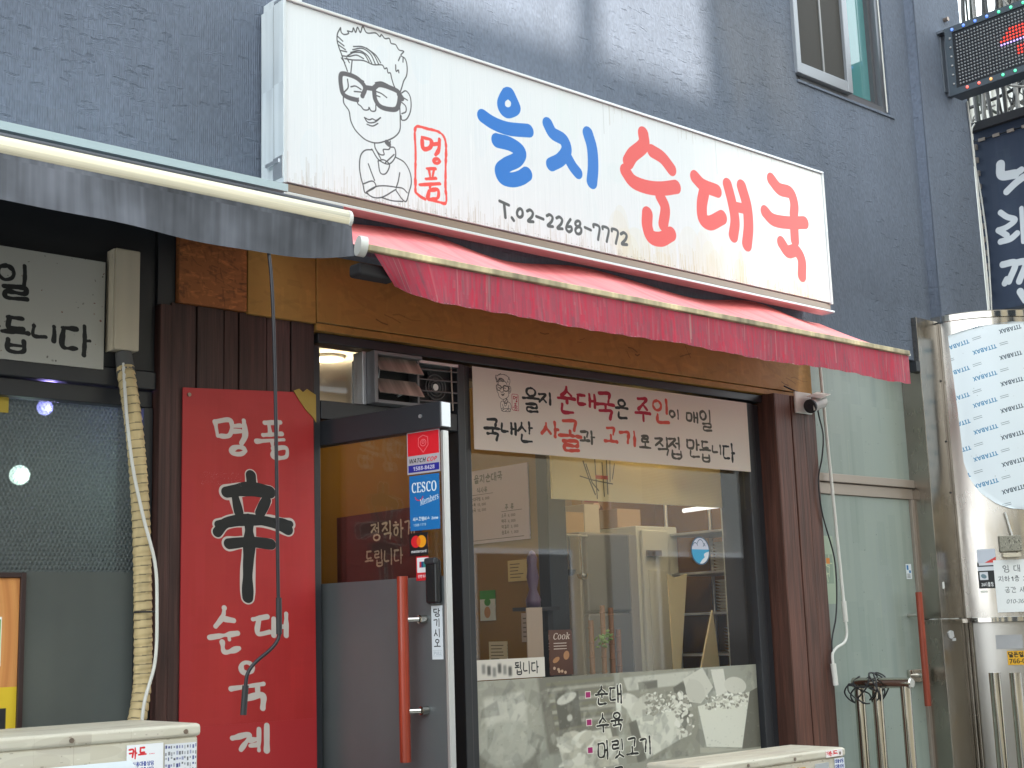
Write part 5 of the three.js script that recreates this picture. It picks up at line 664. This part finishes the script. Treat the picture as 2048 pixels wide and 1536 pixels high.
  const tl = thing('tube_lamp', 'thin white tube lamp under kitchen ceiling', 'lamp', [3, 2.2, -1.1]); part(tl, 'tube', rod([3.02, 2.2, -1.1], [3.3, 2.235, -1.1], .012, 10), mat(lin(.8, .8, .8), { emissive: lin(1, 1, .95), emissiveIntensity: .35 })); part(tl, 'fitting', bx(3.0, 3.32, 2.255, 2.275, -1.12, -1.08), M.plastic);
  const T1 = canvas(160, 256, (g, w, h) => { g.fillStyle = '#5e3826'; g.fillRect(0, 0, w, h); g.fillStyle = '#e8d8c8'; g.font = 'italic 50px serif'; g.fillText('Cook', 24, 54); for (let i = 0; i < 3; i++) g.fillRect(30, 74 + i * 16, 90, 4); g.fillStyle = '#c08a5c'; g.beginPath(); g.ellipse(44, 170, 26, 14, -.5, 0, 7); g.fill(); g.beginPath(); g.ellipse(116, 146, 20, 26, .3, 0, 7); g.fill(); g.fillStyle = '#d8b898'; for (let i = 0; i < 5; i++) { g.beginPath(); g.arc(R(20, 140), R(210, 246), 9, 0, 7); g.fill(); } });
  single('menu_card', 'brown printed card standing in window', 'card', sheetBox(1.13, 1.25, 1.438, 1.605, -.152, -.148), print(T1)); single('beige_card', 'plain beige card standing beside brown card', 'card', bx(1.02, 1.1, 1.5, 1.69, -.152, -.148), mat(lin(.4, .3, .22)));
  const T2 = canvas(96, 160, (g, w, h) => { g.fillStyle = '#c9ccc4'; g.fillRect(0, 0, w, h); g.fillStyle = '#3f8c32'; g.fillRect(0, 0, w, 46); g.beginPath(); g.arc(48, 62, 20, 0, 7); g.fill(); g.fillStyle = '#a87a50'; g.beginPath(); g.ellipse(46, 116, 20, 30, 0, 0, 7); g.fill(); });
  single('green_card', 'small green and white card on partition wall', 'card', new THREE.BoxGeometry(.1, .13, .004).rotateY(-Math.PI / 2).translate(1.495, 1.72, -.92), print(T2));
  const bm = thing('bamboo_stems', 'brown bamboo stems with small green leaves in window', 'decoration', [1.69, 1.38, -.4]); const bam = mat(0xffffff, { map: woodTex([.5, .33, .22], .5), roughness: .6 });
  [[1.6, 1.64], [1.67, 1.7], [1.72, 1.69], [1.76, 1.6]].forEach(([x, y]) => { const s = part(bm, 'stem', rod([x, .9, -.4], [x + .005, y, -.4], .011, 10), bam); for (let k = 0; k < 5; k++) part(s, 'node', new THREE.TorusGeometry(.0115, .003, 5, 14).rotateX(Math.PI / 2).translate(x + .003, y - .03 - k * .06, -.4), bam); });
  const leaf = mat(lin(.12, .3, .05), { roughness: .5, transmission: .2, thickness: 0 }); for (let i = 0; i < 26; i++) part(bm, 'leaf', new THREE.SphereGeometry(.013, 6, 4).scale(1, .35, .7).rotateZ(R(-1, 1)).rotateY(R(0, 3)).translate(1.66 + R(-.035, .045), 1.565 + R(-.035, .03), -.375 + R(-.03, .03)), leaf);
  const pg = thing('pepper_mill', 'purple grey turned pepper mill standing near beige card', 'pepper mill', [1.38, 1.7, -.5]); part(pg, 'body', new THREE.LatheGeometry([[.0, 0], [.03, 0], [.032, .03], [.016, .07], [.026, .12], [.018, .17], [.022, .2], [.01, .225], [0, .23]].map((p) => new THREE.Vector2(...p)), 18).translate(1.38, 1.7, -.5), mat(lin(.12, .07, .12), { roughness: .35 })); 
  const ur = thing('utensil_rail', 'rail of hanging kitchen ladles behind the window', 'utensils', [1.75, 1.9, -.75]); part(ur, 'rail', rod([1.58, 2.02, -.75], [1.95, 2.02, -.75], .005, 8), M.alu);
  for (let i = 0; i < 5; i++) { const x = 1.61 + i * .075, l = R(.12, .2), m = [M.black, M.chrome, mat(lin(.1, .05, .09), { roughness: .4 }), M.black, M.chrome][i]; part(ur, 'ladle', merge([rod([x, 2.015, -.75], [x + .004, 2.015 - l, -.75], .005, 7), new THREE.SphereGeometry(.026, 14, 8, 0, 7, 1.5, 1.7).translate(x + .004, 2.03 - l, -.75)]), m); }
  for (const [z, y, w, h, c, n] of [[-.72, 1.86, .12, .09, '#c9b27c', 'tan'], [-1.1, 1.8, .13, .16, '#8f7a3c', 'olive'], [-.66, 1.62, .09, .12, '#b9a9a0', 'pinkish'], [-.86, 1.52, .12, .09, '#d2c6a8', 'cream']]) single('paper_notice', `small ${n} paper notice pinned on partition wall`, 'notice', new THREE.BoxGeometry(w, h, .003).rotateY(-Math.PI / 2).translate(1.4955, y, z), print(canvas(128, 96, (g, a, b) => { g.fillStyle = c; g.fillRect(0, 0, a, b); g.fillStyle = 'rgba(40,30,20,.6)'; for (let i = 0; i < 5; i++) g.fillRect(14, 16 + i * 15, R(50, 100), 4); })));
  for (const [x, y, w, h, d, c] of [[2.5, 2.092, .16, .11, .2, lin(.38, .26, .14)], [2.68, 2.092, .11, .16, .16, lin(.5, .46, .4)], [2.92, 2.132, .18, .1, .2, lin(.42, .3, .18)]]) single('storage_box', `cardboard box on top of ${x > 2.8 ? 'white cabinet' : x > 2.6 ? 'grey fridge, pale and tall' : 'grey fridge, brown and low'}`, 'box', bx(x - w / 2, x + w / 2, y, y + h, -1.6, -1.6 + d, .003), mat(c, { roughness: .8 }));
  const tb = thing('window_counter', 'dark counter below shop window inside', 'counter', [1.4, 0, -.4]); part(tb, 'top', bx(.9, 1.46, 1.38, 1.4, -.6, -.1, .004), M.dark); part(tb, 'leg', bx(.92, .96, 0, 1.38, -.58, -.54), M.dark); part(tb, 'leg', bx(1.4, 1.44, 0, 1.38, -.58, -.54), M.dark);
  const sh2 = thing('wall_shelf', 'small dark shelf holding pepper mill inside window', 'shelf', [1.38, 1.68, -.5]); part(sh2, 'board', bx(1.3, 1.47, 1.685, 1.699, -.54, -.44), M.dark); part(sh2, 'bracket', bx(1.44, 1.468, 1.6, 1.684, -.5, -.48), M.dark);
}

scene.traverse((o) => { if (o.isMesh) { o.castShadow = true; o.receiveShadow = true; } });
renderer.render(scene, camera);
